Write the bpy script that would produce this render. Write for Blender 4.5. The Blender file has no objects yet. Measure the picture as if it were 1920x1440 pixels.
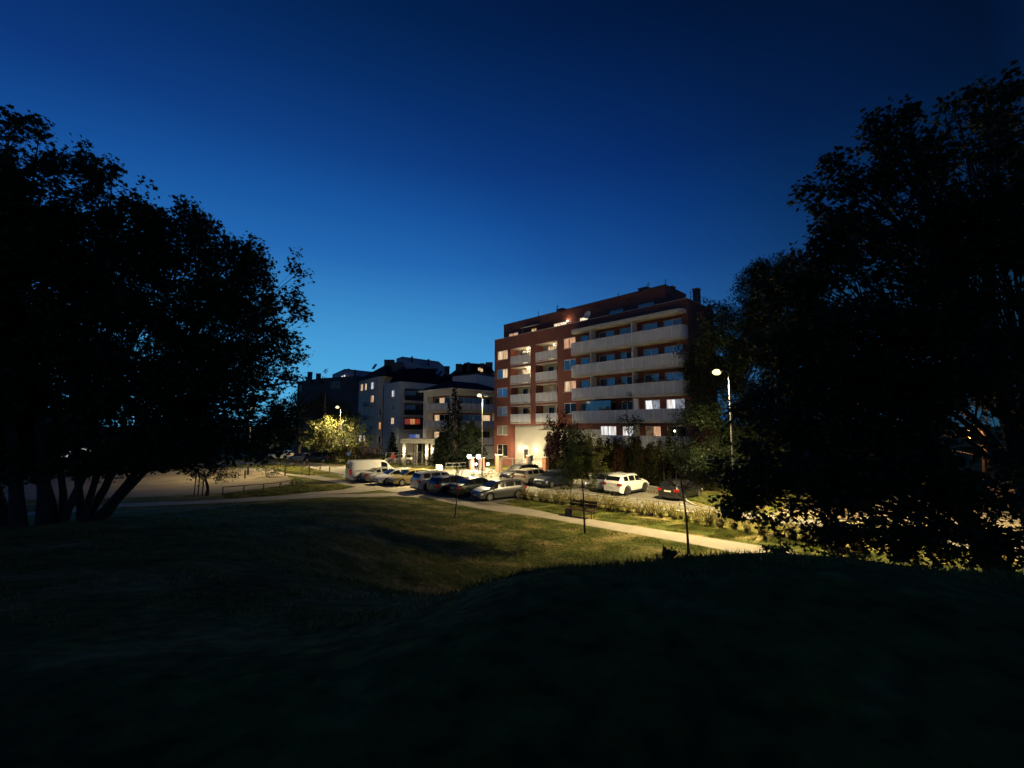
import bpy, math, random
import numpy as np
from mathutils import Vector
random.seed(5); RNG=np.random.default_rng(5)
S=bpy.context.scene
COL=S.collection
# ---------------------------------------------------------------- camera
F=800.0; H=5.7; PITCH=math.atan(77/800.)
CP,SP=math.cos(PITCH),math.sin(PITCH)
cam=bpy.data.cameras.new('camera'); camo=bpy.data.objects.new('camera',cam); COL.objects.link(camo)
camo.location=(0,0,H); camo.rotation_euler=(math.pi/2+PITCH,0,0)
cam.sensor_width=36; cam.lens=36*F/1920; cam.clip_start=0.1; cam.clip_end=5000
S.camera=camo
# ---------------------------------------------------------------- world / exposure
S.view_settings.view_transform='Standard'; S.view_settings.look='None'
S.view_settings.exposure=0; S.view_settings.gamma=1; S.view_settings.use_curve_mapping=False
W=bpy.data.worlds.new('World'); S.world=W; W.use_nodes=True
def world():
    nt=W.node_tree; N=nt.nodes; Lk=nt.links; N.clear()
    out=N.new('ShaderNodeOutputWorld'); bg=N.new('ShaderNodeBackground')
    sky=N.new('ShaderNodeTexSky'); sky.sky_type='NISHITA'; sky.sun_disc=False
    sky.sun_elevation=math.radians(2.0); sky.sun_rotation=math.radians(-24); sky.ozone_density=6; sky.dust_density=0.2; sky.air_density=1
    tc=N.new('ShaderNodeTexCoord')
    # dusk: glow towards the set sun (left of centre), deep navy overhead and right; unseen sky behind brightened to light facades
    sx=N.new('ShaderNodeSeparateXYZ'); Lk.new(tc.outputs['Generated'],sx.inputs[0])
    gd=Vector((math.sin(math.radians(-26)),math.cos(math.radians(-26)),0.02)).normalized()
    dot=N.new('ShaderNodeVectorMath'); dot.operation='DOT_PRODUCT'; Lk.new(tc.outputs['Generated'],dot.inputs[0]); dot.inputs[1].default_value=gd
    def ramp(src,pts,mode='B_SPLINE'):
        r=N.new('ShaderNodeValToRGB'); r.color_ramp.interpolation=mode
        e=r.color_ramp.elements
        while len(e)<len(pts): e.new(0.5)
        for k,(p,c) in enumerate(pts): e[k].position=p; e[k].color=(*c,1)
        Lk.new(src,r.inputs[0]); return r
    el=ramp(sx.outputs[2],SKY_EL,'LINEAR')
    az=ramp(dot.outputs['Value'],SKY_AZ,'LINEAR')
    m=N.new('ShaderNodeMix'); m.data_type='RGBA'; m.blend_type='MULTIPLY'; m.inputs[0].default_value=1
    Lk.new(el.outputs[0],m.inputs[6]); Lk.new(az.outputs[0],m.inputs[7])
    hs=N.new('ShaderNodeMix'); hs.data_type='RGBA'; hs.blend_type='MIX'; hs.inputs[0].default_value=0.02
    sk=N.new('ShaderNodeMix'); sk.data_type='RGBA'; sk.blend_type='MULTIPLY'; sk.inputs[0].default_value=1
    Lk.new(sky.outputs[0],sk.inputs[6]); sk.inputs[7].default_value=(0.02,0.07,0.13,1)
    Lk.new(m.outputs[2],hs.inputs[6]); Lk.new(sk.outputs[2],hs.inputs[7])
    Lk.new(hs.outputs[2],bg.inputs[0]); bg.inputs[1].default_value=1.0
    Lk.new(bg.outputs[0],out.inputs[0])
# elevation is the z of the view direction (sine of the elevation)
SKY_EL=[(0.0,(0.105,0.47,0.80)),(0.16,(0.066,0.355,0.70)),(0.35,(0.020,0.155,0.47)),(0.44,(0.011,0.108,0.38)),(0.53,(0.007,0.066,0.275)),(0.71,(0.002,0.032,0.128)),(1.0,(0.0008,0.004,0.018))]
SKY_AZ=[(0.0,(0.60,0.29,0.34)),(0.21,(0.105,0.105,0.11)),(0.45,(0.21,0.23,0.28)),(0.62,(0.34,0.37,0.50)),(0.79,(0.56,0.58,0.71)),(0.90,(0.82,0.86,0.92)),(1.0,(1,1,1))]
world()
# ---------------------------------------------------------------- pixel -> place helpers (photo is 1920 wide)
def ray(px,py):
    a=(px-960)/F; b=-(py-720)/F
    return np.array([a, CP-b*SP, SP+b*CP])
def G(px,py,z=0.0):
    r=ray(px,py); return np.array([0,0,H])+r*((z-H)/r[2])
def P(px,py,y):
    r=ray(px,py); return np.array([0,0,H])+r*(y/r[1])
# ---------------------------------------------------------------- materials
MAT={}
def mat(name,col,rough=0.8,metal=0.0,vary=0.15,scale=3.0,bump=0.0,bscale=20,emit=None,estr=0,spec=0.5,coat=0,trans=0,col2=None,detail=4):
    m=bpy.data.materials.new(name); m.use_nodes=True; nt=m.node_tree; N=nt.nodes; L=nt.links
    b=N['Principled BSDF']; b.inputs['Roughness'].default_value=rough; b.inputs['Metallic'].default_value=metal
    b.inputs['Specular IOR Level'].default_value=spec; b.inputs['Coat Weight'].default_value=coat; b.inputs['Coat Roughness'].default_value=0.05
    tc=N.new('ShaderNodeTexCoord')
    if vary>0 or col2:
        n=N.new('ShaderNodeTexNoise'); n.inputs['Scale'].default_value=scale; n.inputs['Detail'].default_value=detail
        L.new(tc.outputs['Object'],n.inputs['Vector'])
        r=N.new('ShaderNodeValToRGB'); r.color_ramp.elements[0].position=.3; r.color_ramp.elements[1].position=.7
        c1=[c*(1-vary) for c in col]; c2=col2 if col2 else [min(1,c*(1+vary)) for c in col]
        r.color_ramp.elements[0].color=(*c1,1); r.color_ramp.elements[1].color=(*c2,1)
        L.new(n.outputs[0],r.inputs[0]); L.new(r.outputs[0],b.inputs['Base Color'])
    else: b.inputs['Base Color'].default_value=(*col,1)
    if bump:
        n2=N.new('ShaderNodeTexNoise'); n2.inputs['Scale'].default_value=bscale; n2.inputs['Detail'].default_value=6
        L.new(tc.outputs['Object'],n2.inputs['Vector'])
        bp=N.new('ShaderNodeBump'); bp.inputs['Strength'].default_value=bump; bp.inputs['Distance'].default_value=.05
        L.new(n2.outputs[0],bp.inputs['Height']); L.new(bp.outputs[0],b.inputs['Normal'])
    if emit:
        b.inputs['Emission Color'].default_value=(*emit,1); b.inputs['Emission Strength'].default_value=estr
    if trans: b.inputs['Transmission Weight'].default_value=trans
    MAT[name]=m; return m
def brick_mat(name,c1,c2,mortar,sx=0.25,sy=0.075):
    m=bpy.data.materials.new(name); m.use_nodes=True; nt=m.node_tree; N=nt.nodes; L=nt.links
    b=N['Principled BSDF']; b.inputs['Roughness'].default_value=.85
    uv=N.new('ShaderNodeTexCoord'); br=N.new('ShaderNodeTexBrick')
    br.inputs['Color1'].default_value=(*c1,1); br.inputs['Color2'].default_value=(*c2,1); br.inputs['Mortar'].default_value=(*mortar,1)
    br.inputs['Scale'].default_value=1; br.inputs['Brick Width'].default_value=sx; br.inputs['Row Height'].default_value=sy; br.inputs['Mortar Size'].default_value=.009
    br.inputs['Bias'].default_value=-.2
    L.new(uv.outputs['UV'],br.inputs['Vector'])
    n=N.new('ShaderNodeTexNoise'); n.inputs['Scale'].default_value=.6; n.inputs['Detail'].default_value=6; L.new(uv.outputs['UV'],n.inputs['Vector'])
    mr=N.new('ShaderNodeMapRange'); mr.inputs[3].default_value=.7; mr.inputs[4].default_value=1.3; L.new(n.outputs[0],mr.inputs[0])
    mx=N.new('ShaderNodeMix'); mx.data_type='RGBA'; mx.blend_type='MULTIPLY'; mx.inputs[0].default_value=1
    L.new(br.outputs[0],mx.inputs[6]); L.new(mr.outputs[0],mx.inputs[7]); L.new(mx.outputs[2],b.inputs['Base Color'])
    bp=N.new('ShaderNodeBump'); bp.inputs['Strength'].default_value=.4; bp.inputs['Distance'].default_value=.01
    L.new(br.outputs['Fac'],bp.inputs['Height']); bp.invert=True; L.new(bp.outputs[0],b.inputs['Normal'])
    MAT[name]=m; return m
def pane_mat(name,emit=None,estr=0,refl=.35,base=(.02,.02,.025),curtain=0):
    """window pane: mirror-like outer face over a dark or lamp-lit room with curtain folds"""
    m=bpy.data.materials.new(name); m.use_nodes=True; nt=m.node_tree; N=nt.nodes; L=nt.links; N.clear()
    out=N.new('ShaderNodeOutputMaterial'); g=N.new('ShaderNodeBsdfGlossy'); g.inputs['Roughness'].default_value=.06; g.inputs['Color'].default_value=(.9,.92,.95,1)
    d=N.new('ShaderNodeBsdfDiffuse'); d.inputs['Color'].default_value=(*base,1)
    mx=N.new('ShaderNodeMixShader'); mx.inputs[0].default_value=refl
    L.new(g.outputs[0],mx.inputs[2])
    if emit:
        e=N.new('ShaderNodeEmission'); tc=N.new('ShaderNodeTexCoord')
        n=N.new('ShaderNodeTexNoise'); n.inputs['Scale'].default_value=1.6; n.inputs['Detail'].default_value=3
        mp=N.new('ShaderNodeMapping'); mp.inputs['Scale'].default_value=(3.2,3.2,.35 if curtain else 2.2); L.new(tc.outputs['Object'],mp.inputs[0]); L.new(mp.outputs[0],n.inputs[0])
        r=N.new('ShaderNodeValToRGB'); r.color_ramp.elements[0].position=.35; r.color_ramp.elements[1].position=.62
        r.color_ramp.elements[0].color=(emit[0]*.45,emit[1]*.36,emit[2]*.28,1); r.color_ramp.elements[1].color=(*emit,1)
        L.new(n.outputs[0],r.inputs[0]); L.new(r.outputs[0],e.inputs[0]); e.inputs[1].default_value=estr
        ad=N.new('ShaderNodeAddShader'); L.new(d.outputs[0],ad.inputs[0]); L.new(e.outputs[0],ad.inputs[1]); L.new(ad.outputs[0],mx.inputs[1])
    else: L.new(d.outputs[0],mx.inputs[1])
    L.new(mx.outputs[0],out.inputs[0]); MAT[name]=m; return m
def leaf_mat(name,c1,c2,tr=.3,rough=.55):
    m=bpy.data.materials.new(name); m.use_nodes=True; nt=m.node_tree; N=nt.nodes; L=nt.links; N.clear()
    out=N.new('ShaderNodeOutputMaterial'); b=N.new('ShaderNodeBsdfPrincipled'); b.inputs['Roughness'].default_value=rough; b.inputs['Specular IOR Level'].default_value=.35 if rough<.7 else .04
    t=N.new('ShaderNodeBsdfTranslucent'); mx=N.new('ShaderNodeMixShader'); mx.inputs[0].default_value=tr
    tc=N.new('ShaderNodeTexCoord'); n=N.new('ShaderNodeTexNoise'); n.inputs['Scale'].default_value=1.5; n.inputs['Detail'].default_value=5
    L.new(tc.outputs['Object'],n.inputs[0]); r=N.new('ShaderNodeValToRGB'); r.color_ramp.elements[0].position=.35; r.color_ramp.elements[1].position=.65
    r.color_ramp.elements[0].color=(*c1,1); r.color_ramp.elements[1].color=(*c2,1); L.new(n.outputs[0],r.inputs[0])
    L.new(r.outputs[0],b.inputs['Base Color']); L.new(r.outputs[0],t.inputs[0]); L.new(b.outputs[0],mx.inputs[1]); L.new(t.outputs[0],mx.inputs[2]); L.new(mx.outputs[0],out.inputs[0])
    MAT[name]=m; return m
M=MAT
def ground_mat():
    m=bpy.data.materials.new('lawn'); m.use_nodes=True; nt=m.node_tree; N=nt.nodes; L=nt.links
    b=N['Principled BSDF']; b.inputs['Roughness'].default_value=.95; b.inputs['Specular IOR Level'].default_value=.1
    tc=N.new('ShaderNodeTexCoord')
    def noise(s,d,dist=0):
        n=N.new('ShaderNodeTexNoise'); n.inputs['Scale'].default_value=s; n.inputs['Detail'].default_value=d; n.inputs['Distortion'].default_value=dist; L.new(tc.outputs['Object'],n.inputs[0]); return n
    a=noise(.55,6,.5); c=noise(5,5); 
    r=N.new('ShaderNodeValToRGB'); e=r.color_ramp.elements; e[0].position=.33; e[1].position=.5; e2=e.new(.68)
    e[0].color=(.040,.056,.011,1); e[1].color=(.105,.110,.022,1); e2.color=(.25,.19,.075,1); L.new(a.outputs[0],r.inputs[0])
    mr=N.new('ShaderNodeMapRange'); mr.inputs[1].default_value=.3; mr.inputs[2].default_value=.7; mr.inputs[3].default_value=.45; mr.inputs[4].default_value=1.5; L.new(c.outputs[0],mr.inputs[0])
    mx=N.new('ShaderNodeMix'); mx.data_type='RGBA'; mx.blend_type='MULTIPLY'; mx.inputs[0].default_value=1
    L.new(r.outputs[0],mx.inputs[6]); L.new(mr.outputs[0],mx.inputs[7]); L.new(mx.outputs[2],b.inputs['Base Color'])
    h=noise(3.5,8,.3); bp=N.new('ShaderNodeBump'); bp.inputs['Strength'].default_value=.9; bp.inputs['Distance'].default_value=.12
    L.new(h.outputs[0],bp.inputs['Height']); L.new(bp.outputs[0],b.inputs['Normal']); MAT['lawn']=m
ground_mat()
brick_mat('brick',(.23,.055,.036),(.285,.072,.046),(.18,.12,.10))
brick_mat('brick_fence',(.30,.10,.05),(.36,.14,.07),(.3,.25,.2))
mat('asphalt',(.17,.155,.125),.85,vary=.22,scale=1.2,bump=.25,bscale=60,detail=8)
mat('paving',(.30,.26,.20),.9,vary=.14,scale=1.0,bump=.2,bscale=30,detail=8)
mat('sand',(.21,.165,.105),.95,vary=.25,scale=.5,bump=.4,bscale=8,detail=8)
mat('kerb_stone',(.33,.31,.27),.9,vary=.15,scale=4,bump=.2)
mat('road_paint',(.72,.70,.62),.8,vary=.15,scale=8)
mat('cream',(.42,.40,.35),.9,vary=.05,scale=1)
mat('render_grey',(.46,.48,.47),.9,vary=.08,scale=.7)
mat('render_light',(.62,.61,.58),.9,vary=.08,scale=.7)
mat('render_warm',(.56,.50,.40),.9,vary=.08,scale=.7)
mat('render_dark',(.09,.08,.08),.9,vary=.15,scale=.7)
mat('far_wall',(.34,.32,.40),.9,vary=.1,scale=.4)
mat('roof_tile',(.014,.014,.017),.95,spec=.08,vary=.25,scale=3,bump=.3,bscale=10)
mat('roof_felt',(.06,.06,.06),.9)
mat('concrete',(.58,.53,.46),.85,vary=.12,scale=1.2,bump=.1)
mat('balcony_panel',(.60,.60,.64),.55,vary=.07,scale=1.5)
mat('joint',(.88,.88,.86),.6,vary=0)
mat('frame_white',(.72,.72,.70),.45,vary=.03)
mat('frame_brown',(.16,.10,.06),.5)
mat('metal_dark',(.03,.03,.033),.45,metal=.6,vary=.1)
mat('metal_grey',(.30,.30,.30),.4,metal=.7,vary=.1)
mat('galvanised',(.11,.105,.10),.6,metal=.3,vary=.1)
mat('pole_dark',(.045,.043,.04),.7,metal=0,vary=.1); mat('bark',(.045,.034,.025),.95,vary=.35,scale=6,bump=.7,bscale=14)
mat('bark_young',(.07,.05,.04),.9,vary=.3,scale=8,bump=.3)
mat('wood',(.11,.06,.035),.7,vary=.25,scale=5)
mat('bench_wood',(.045,.014,.012),.45,vary=.2,scale=6)
mat('white_sack',(.75,.74,.70),.85,vary=.08,scale=3,bump=.4,bscale=5)
mat('plastic_blue',(.05,.15,.45),.4)
mat('skin',(.45,.28,.2),.6); mat('red_cloth',(.45,.03,.02),.8); mat('dark_cloth',(.03,.03,.04),.8)
pane_mat('pane_dark',refl=.10); pane_mat('pane_sky',refl=.62,base=(.08,.09,.12)); pane_mat('pane_blind',refl=.22,base=(.30,.30,.32))
pane_mat('pane_warm',(1.0,.72,.42),1.0,.08,curtain=1); pane_mat('pane_peach',(1.0,.60,.36),.85,.08,curtain=1)
pane_mat('pane_bright',(1.0,.86,.62),1.6,.08); pane_mat('pane_cool',(.95,.97,1.0),1.25,.08,curtain=1)
pane_mat('pane_orange',(1.0,.45,.16),.75,.08,curtain=1); pane_mat('pane_red',(.95,.10,.04),.3,.08); pane_mat('pane_blue',(.12,.22,.9),.6,.05)
pane_mat('pane_pale',(.75,.82,1.0),.45,.15); pane_mat('pane_dim',(.8,.55,.3),.18,.12)
mat('lamp_warm',(1,1,1),emit=(1.0,.82,.40),estr=1.9,vary=0); mat('lamp_white',(1,1,1),emit=(.75,.9,1.0),estr=3,vary=0)
mat('lamp_cream',(1,1,1),emit=(1.0,.83,.55),estr=4,vary=0); mat('lamp_orange',(1,1,1),emit=(1.0,.36,.06),estr=12,vary=0)
mat('lamp_small',(1,1,1),emit=(.9,1.0,.5),estr=5,vary=0)
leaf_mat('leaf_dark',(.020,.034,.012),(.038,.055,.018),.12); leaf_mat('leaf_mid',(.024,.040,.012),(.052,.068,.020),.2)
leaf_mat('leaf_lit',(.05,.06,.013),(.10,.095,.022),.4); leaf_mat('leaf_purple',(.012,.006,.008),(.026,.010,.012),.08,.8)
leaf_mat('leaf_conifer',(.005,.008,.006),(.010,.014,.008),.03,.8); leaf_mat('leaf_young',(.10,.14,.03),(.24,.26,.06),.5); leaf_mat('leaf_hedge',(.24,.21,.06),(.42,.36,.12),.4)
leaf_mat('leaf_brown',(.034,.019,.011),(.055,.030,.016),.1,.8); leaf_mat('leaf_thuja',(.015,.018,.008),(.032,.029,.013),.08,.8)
leaf_mat('grass_blade',(.065,.095,.016),(.22,.215,.055),.3); leaf_mat('grass_dry',(.10,.10,.035),(.19,.16,.06),.3)
mat('tyre',(.015,.015,.015),.9,vary=0); mat('rim',(.55,.54,.52),.3,metal=.85,vary=0); mat('rim_dark',(.12,.12,.12),.3,metal=.8,vary=0)
mat('car_glass',(.008,.009,.011),.15,vary=0,spec=.12); mat('head_glass',(.75,.75,.72),.08,vary=0,coat=1,metal=.4)
mat('tail_glass',(.35,.012,.008),.1,vary=0,coat=1); mat('plate',(.7,.7,.66),.5,vary=0); mat('trim_black',(.02,.02,.02),.5,vary=0)
# ---------------------------------------------------------------- object helpers
def tag(o,label,cat,group=None,kind=None):
    if label: o['label']=label
    if cat: o['category']=cat
    if group: o['group']=group
    if kind: o['kind']=kind
    return o
def empty(name,loc,label,cat,group=None,rz=0):
    o=bpy.data.objects.new(name,None); COL.objects.link(o); o.location=tuple(float(v) for v in loc); o.rotation_euler=(0,0,rz); o.empty_display_size=.3
    return tag(o,label,cat,group)
class MB:
    def __init__(s): s.v=[]; s.f=[]; s.uv=[]
    def quad(s,a,b,c,d,uv=None):
        i=len(s.v); s.v+= [tuple(a),tuple(b),tuple(c),tuple(d)]; s.f.append((i,i+1,i+2,i+3)); s.uv.append(uv or [(0,0)]*4)
    def poly(s,pts,uv=None):
        i=len(s.v); s.v+=[tuple(p) for p in pts]; s.f.append(tuple(range(i,i+len(pts)))); s.uv.append(uv or [(0,0)]*len(pts))
    def hexa(s,c,dims=None):
        # c: 8 corners, bottom ring 0-3 then top ring 4-7
        a,b,h=dims if dims else (1,1,1)
        for (i,j,k,l),(u,w) in (((0,3,2,1),(a,b)),((4,5,6,7),(a,b)),((0,1,5,4),(a,h)),((1,2,6,5),(b,h)),((2,3,7,6),(a,h)),((3,0,4,7),(b,h))):
            s.quad(c[i],c[j],c[k],c[l],[(0,0),(u,0),(u,w),(0,w)])
    def box(s,x0,x1,y0,y1,z0,z1):
        s.hexa([(x0,y0,z0),(x1,y0,z0),(x1,y1,z0),(x0,y1,z0),(x0,y0,z1),(x1,y0,z1),(x1,y1,z1),(x0,y1,z1)],(abs(x1-x0),abs(y1-y0),abs(z1-z0)))
    def tube(s,pts,rad,n=8,cap=True):
        pts=[Vector(p) for p in pts]
        if not hasattr(rad,'__len__'): rad=[rad]*len(pts)
        rings=[]
        up=Vector((0,0,1))
        for i,p in enumerate(pts):
            d=(pts[min(i+1,len(pts)-1)]-pts[max(i-1,0)]).normalized()
            a=d.cross(up); 
            if a.length<.15: a=d.cross(Vector((1,0,0)))
            a.normalize(); b=d.cross(a)
            base=len(s.v); rings.append(base)
            for k in range(n):
                t=2*math.pi*k/n; s.v.append(tuple(p+(a*math.cos(t)+b*math.sin(t))*rad[i]))
        for i in range(len(pts)-1):
            for k in range(n):
                s.f.append((rings[i]+k,rings[i]+(k+1)%n,rings[i+1]+(k+1)%n,rings[i+1]+k)); s.uv.append([(0,0)]*4)
        if cap:
            s.f.append(tuple(rings[0]+k for k in range(n))); s.uv.append([(0,0)]*n)
            s.f.append(tuple(rings[-1]+k for k in range(n))); s.uv.append([(0,0)]*n)
    def ball(s,c,r,n=10,m=6,sq=(1,1,1)):
        base=len(s.v)
        for j in range(m+1):
            ph=math.pi*j/m
            for k in range(n):
                t=2*math.pi*k/n; s.v.append((c[0]+r*sq[0]*math.sin(ph)*math.cos(t),c[1]+r*sq[1]*math.sin(ph)*math.sin(t),c[2]+r*sq[2]*math.cos(ph)))
        for j in range(m):
            for k in range(n):
                s.f.append((base+j*n+k,base+j*n+(k+1)%n,base+(j+1)*n+(k+1)%n,base+(j+1)*n+k)); s.uv.append([(0,0)]*4)
    def build(s,name,m,parent=None,loc=None,smooth=False,origin=None):
        # origin: world point subtracted from all vertices (the parent's place)
        me=bpy.data.meshes.new(name)
        v=s.v if origin is None else [(a-origin[0],b-origin[1],c-origin[2]) for a,b,c in s.v]
        me.from_pydata([tuple(float(q) for q in p) for p in v],[],s.f)
        uv=me.uv_layers.new(name='UVMap'); flat=[q for f in s.uv for p in f for q in p]
        if len(flat)==len(uv.data)*2: uv.data.foreach_set('uv',flat)
        me.materials.append(MAT[m]); 
        if smooth: me.shade_smooth(); me.set_sharp_from_angle(angle=math.radians(smooth if smooth is not True else 40))
        o=bpy.data.objects.new(name,me); COL.objects.link(o)
        if parent: o.parent=parent
        if loc is not None: o.location=tuple(float(q) for q in loc)
        return o
def copy_thing(root,loc=None,rz=None,label=None):
    r=root.copy(); COL.objects.link(r)
    if loc is not None: r.location=tuple(float(q) for q in loc)
    if rz is not None: r.rotation_euler=(0,0,rz)
    if label: r['label']=label
    def rec(src,dst):
        for ch in list(src.children):
            c=ch.copy(); COL.objects.link(c); c.parent=dst; rec(ch,c)
    rec(root,r); return r
# face frame: s along the wall, o outwards, z up
class Fr:
    def __init__(s,p0,p1=None,ang=None,out=-1):
        s.p=np.array(p0[:2],float)
        s.d=(np.array(p1[:2],float)-s.p) if p1 is not None else np.array([math.cos(ang),math.sin(ang)])
        s.L=float(np.hypot(*s.d)); s.d/=s.L
        n=np.array([s.d[1],-s.d[0]]); s.n=n if out<0 else -n
    def pt(s,a,o,z): q=s.p+s.d*a+s.n*o; return (float(q[0]),float(q[1]),float(z))
    def box(s,mb,a0,a1,o0,o1,z0,z1):
        mb.hexa([s.pt(a0,o0,z0),s.pt(a1,o0,z0),s.pt(a1,o1,z0),s.pt(a0,o1,z0),s.pt(a0,o0,z1),s.pt(a1,o0,z1),s.pt(a1,o1,z1),s.pt(a0,o1,z1)],(abs(a1-a0),abs(o1-o0),abs(z1-z0)))
    def wall(s,mb,a0,a1,z0,z1,openings=(),depth=.2,o=0.0):
        xs=sorted(set([a0,a1]+[q for w in openings for q in (w[0],w[1]) if a0<q<a1])); zs=sorted(set([z0,z1]+[q for w in openings for q in (w[2],w[3]) if z0<q<z1]))
        for i in range(len(xs)-1):
            for j in range(len(zs)-1):
                cx=(xs[i]+xs[i+1])/2; cz=(zs[j]+zs[j+1])/2
                if any(w[0]<cx<w[1] and w[2]<cz<w[3] for w in openings): continue
                A,B,C,D=xs[i],xs[i+1],zs[j],zs[j+1]
                mb.quad(s.pt(A,o,C),s.pt(B,o,C),s.pt(B,o,D),s.pt(A,o,D),[(A,C),(B,C),(B,D),(A,D)])
        for w in openings:
            A,B,C,D=w[:4]; dd=w[4] if len(w)>4 else depth
            for (p,q) in (((A,C),(A,D)),((B,C),(B,D)),((A,D),(B,D)),((A,C),(B,C))):
                mb.quad(s.pt(p[0],o,p[1]),s.pt(q[0],o,q[1]),s.pt(q[0],o-dd,q[1]),s.pt(p[0],o-dd,p[1]),[(p[0],p[1]),(q[0]+.001,q[1]),(q[0]+dd,q[1]),(p[0]+dd,p[1])])
def window(fr,root,org,a0,a1,z0,z1,o,panes,frame='frame_white',name='window',label=None,th=.07,sill=True):
    """frame with vertical mullions; one pane per entry"""
    mb=MB(); n=len(panes); w=(a1-a0)/n
    fr.box(mb,a0,a1,o-.05,o+.03,z0,z0+th); fr.box(mb,a0,a1,o-.05,o+.03,z1-th,z1)
    for k in range(n+1):
        c=a0+w*k; l=max(a0,c-th/2 if 0<k<n else (a0 if k==0 else a1-th)); r_=l+th
        fr.box(mb,l,r_,o-.045,o+.027,z0+th,z1-th)
    f=mb.build(name,frame,root,origin=org)
    if label: f['label']=label
    for k,pm in enumerate(panes):
        mb=MB(); fr.box(mb,a0+w*k+th*.4,a0+w*(k+1)-th*.4,o-.03,o-.01,z0+th,z1-th); mb.build('pane',pm,f,origin=org)
    if sill:
        mb=MB(); fr.box(mb,a0-.03,a1+.03,o+.032,o+.2,z0-.045,z0-.005); mb.build('sill','concrete',f,origin=org)
    return f
# ---------------------------------------------------------------- terrain
PATH_NEAR=[(-60,1000),(60,969),(230,951),(400,944),(531,937),(619,932.5),(680,932),(740,930.5),(805,935),(862,947),(916,957),(1000,968),(1097,985),(1240,1010),(1330,1026),(1420,1046),(1520,1075),(1700,1130)]
_pn=np.array([G(a,b)[:2] for a,b in PATH_NEAR])
def yp(x): return np.interp(x,_pn[:,0],_pn[:,1])
def sstep(a,b,x):
    t=np.clip((x-a)/(b-a),0,1); return t*t*(3-2*t)
def hgt(x,y):
    x=np.asarray(x,float); y=np.asarray(y,float)
    e=yp(x)-.9
    # left profile: long even slope; right: crest close to the viewer that falls away fast
    p=1.0+.65*sstep(-12,0,x)
    u=np.clip((y-3)/(np.maximum(e-3,1)),0,1)
    amp=4.1-0.03*np.clip(-x-6,0,30)
    zl=amp*(1-u)**p
    zl=np.where(u>.85,zl*(1-.0*u),zl)
    crest=np.interp(x,[-2.5,-1.5,-.4,.5,.8,1.4,1.9,2.7,3.5,4.4,5.8,9,14,30],[4.2,4.3,4.36,4.34,4.34,4.39,4.45,4.49,4.43,4.29,4.22,4.0,3.6,3.0])
    v=np.clip((y-3.8)/(np.maximum(np.minimum(e,12.0)-3.8,1)),0,1)
    zr=np.where(y<3.8,crest-(crest-4.1)*sstep(0,1,(3.8-y)/3.6),crest*(1-sstep(0,1,v)))
    g=sstep(5,13,y); w0=-2.0-6*g; w1=.75+2.8*g; t=np.clip((x-w0)/(w1-w0),0,1); w=t*t*(3-2*t)
    z=zl*(1-w)+zr*w
    bump=.022*np.sin(x*1.7+y*.9)+.018*np.sin(x*.8-y*2.1+1)+.02*np.sin(x*3.3+y*2.7)+.012*np.sin(x*6.1-y*4.3)
    fade=np.clip(z/1.0,0,1)*(.15+.85*sstep(7,13,y))
    return z+bump*fade
def geo(a,b,n,g=1.25,far=1500):
    c=list(np.linspace(a,b,n)); st=(b-a)/(n-1)
    lo=[];s=st;q=a
    while q>-far: s*=g; q-=s; lo.append(q)
    hi=[];s=st;q=b
    while q<far: s*=g; q+=s; hi.append(q)
    return np.array(lo[::-1]+c+hi)
gx=geo(-32,22,181); gy=geo(-6,38,150)
X,Y=np.meshgrid(gx,gy); Z=hgt(X,Y)
def grid_obj(name,X,Y,Z,m):
    ny,nx=X.shape; v=np.stack([X,Y,Z],-1).reshape(-1,3); idx=np.arange(nx*ny).reshape(ny,nx)
    f=np.stack([idx[:-1,:-1],idx[:-1,1:],idx[1:,1:],idx[1:,:-1]],-1).reshape(-1,4)
    me=bpy.data.meshes.new(name); me.from_pydata(v.tolist(),[],f.tolist()); me.materials.append(MAT[m]); me.shade_smooth()
    o=bpy.data.objects.new(name,me); COL.objects.link(o); return o
tag(grid_obj('ground',X,Y,Z,'lawn'),None,None,kind='structure')
def sheet(name,pix,z,m,kerb=None):
    pts=[G(a,b)[:2] for a,b in pix]
    mb=MB(); mb.poly([(p[0],p[1],z) for p in pts]); o=mb.build(name,m); tag(o,None,None,kind='structure'); return o
def strip(name,pixpairs,z,m,zt=None):
    mb=MB(); q=[(G(*a),G(*b)) for a,b in pixpairs]
    for (a,b),(c,d) in zip(q,q[1:]): mb.quad((a[0],a[1],z),(c[0],c[1],z),(d[0],d[1],z),(b[0],b[1],z))
    return tag(mb.build(name,m),None,None,kind='structure')
# footpath across the park
strip('footpath',[((-60,1000),(-60,990)),((60,969),(60,960)),((230,951),(230,944)),((400,944),(400,938)),((531,937),(531,929.4)),((619,932.3),(607,927.6)),((680,932.3),(680,926.5)),((740,930.5),(735,924.5)),((805,935),(800,925)),((862,947),(860,936)),((916,957),(925,943)),((1000,968),(1000,955.5)),((1040,974.6),(1040,964)),((1097,985),(1100,972.5)),((1240,1010),(1240,994.4)),((1328,1026),(1330,1009)),((1420,1046),(1410,1021)),((1520,1075),(1510,1042)),((1700,1130),(1690,1080))],.012,'paving')
sheet('forecourt_path',[(581,923.6),(531,929.5),(607,927.5),(640,925.5),(680,922.8),(715,919),(757,926.5),(800,925),(860,936),(925,943),(940,946),(880,930),(800,914),(740,905),(700,902),(648,902),(640,900),(600,893),(582,891),(537,887),(516,882),(505,879),(440,877.5),(443,881),(500,885),(535,890.5),(575,896),(648,909),(668,912),(640,919)],.016,'paving')
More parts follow.
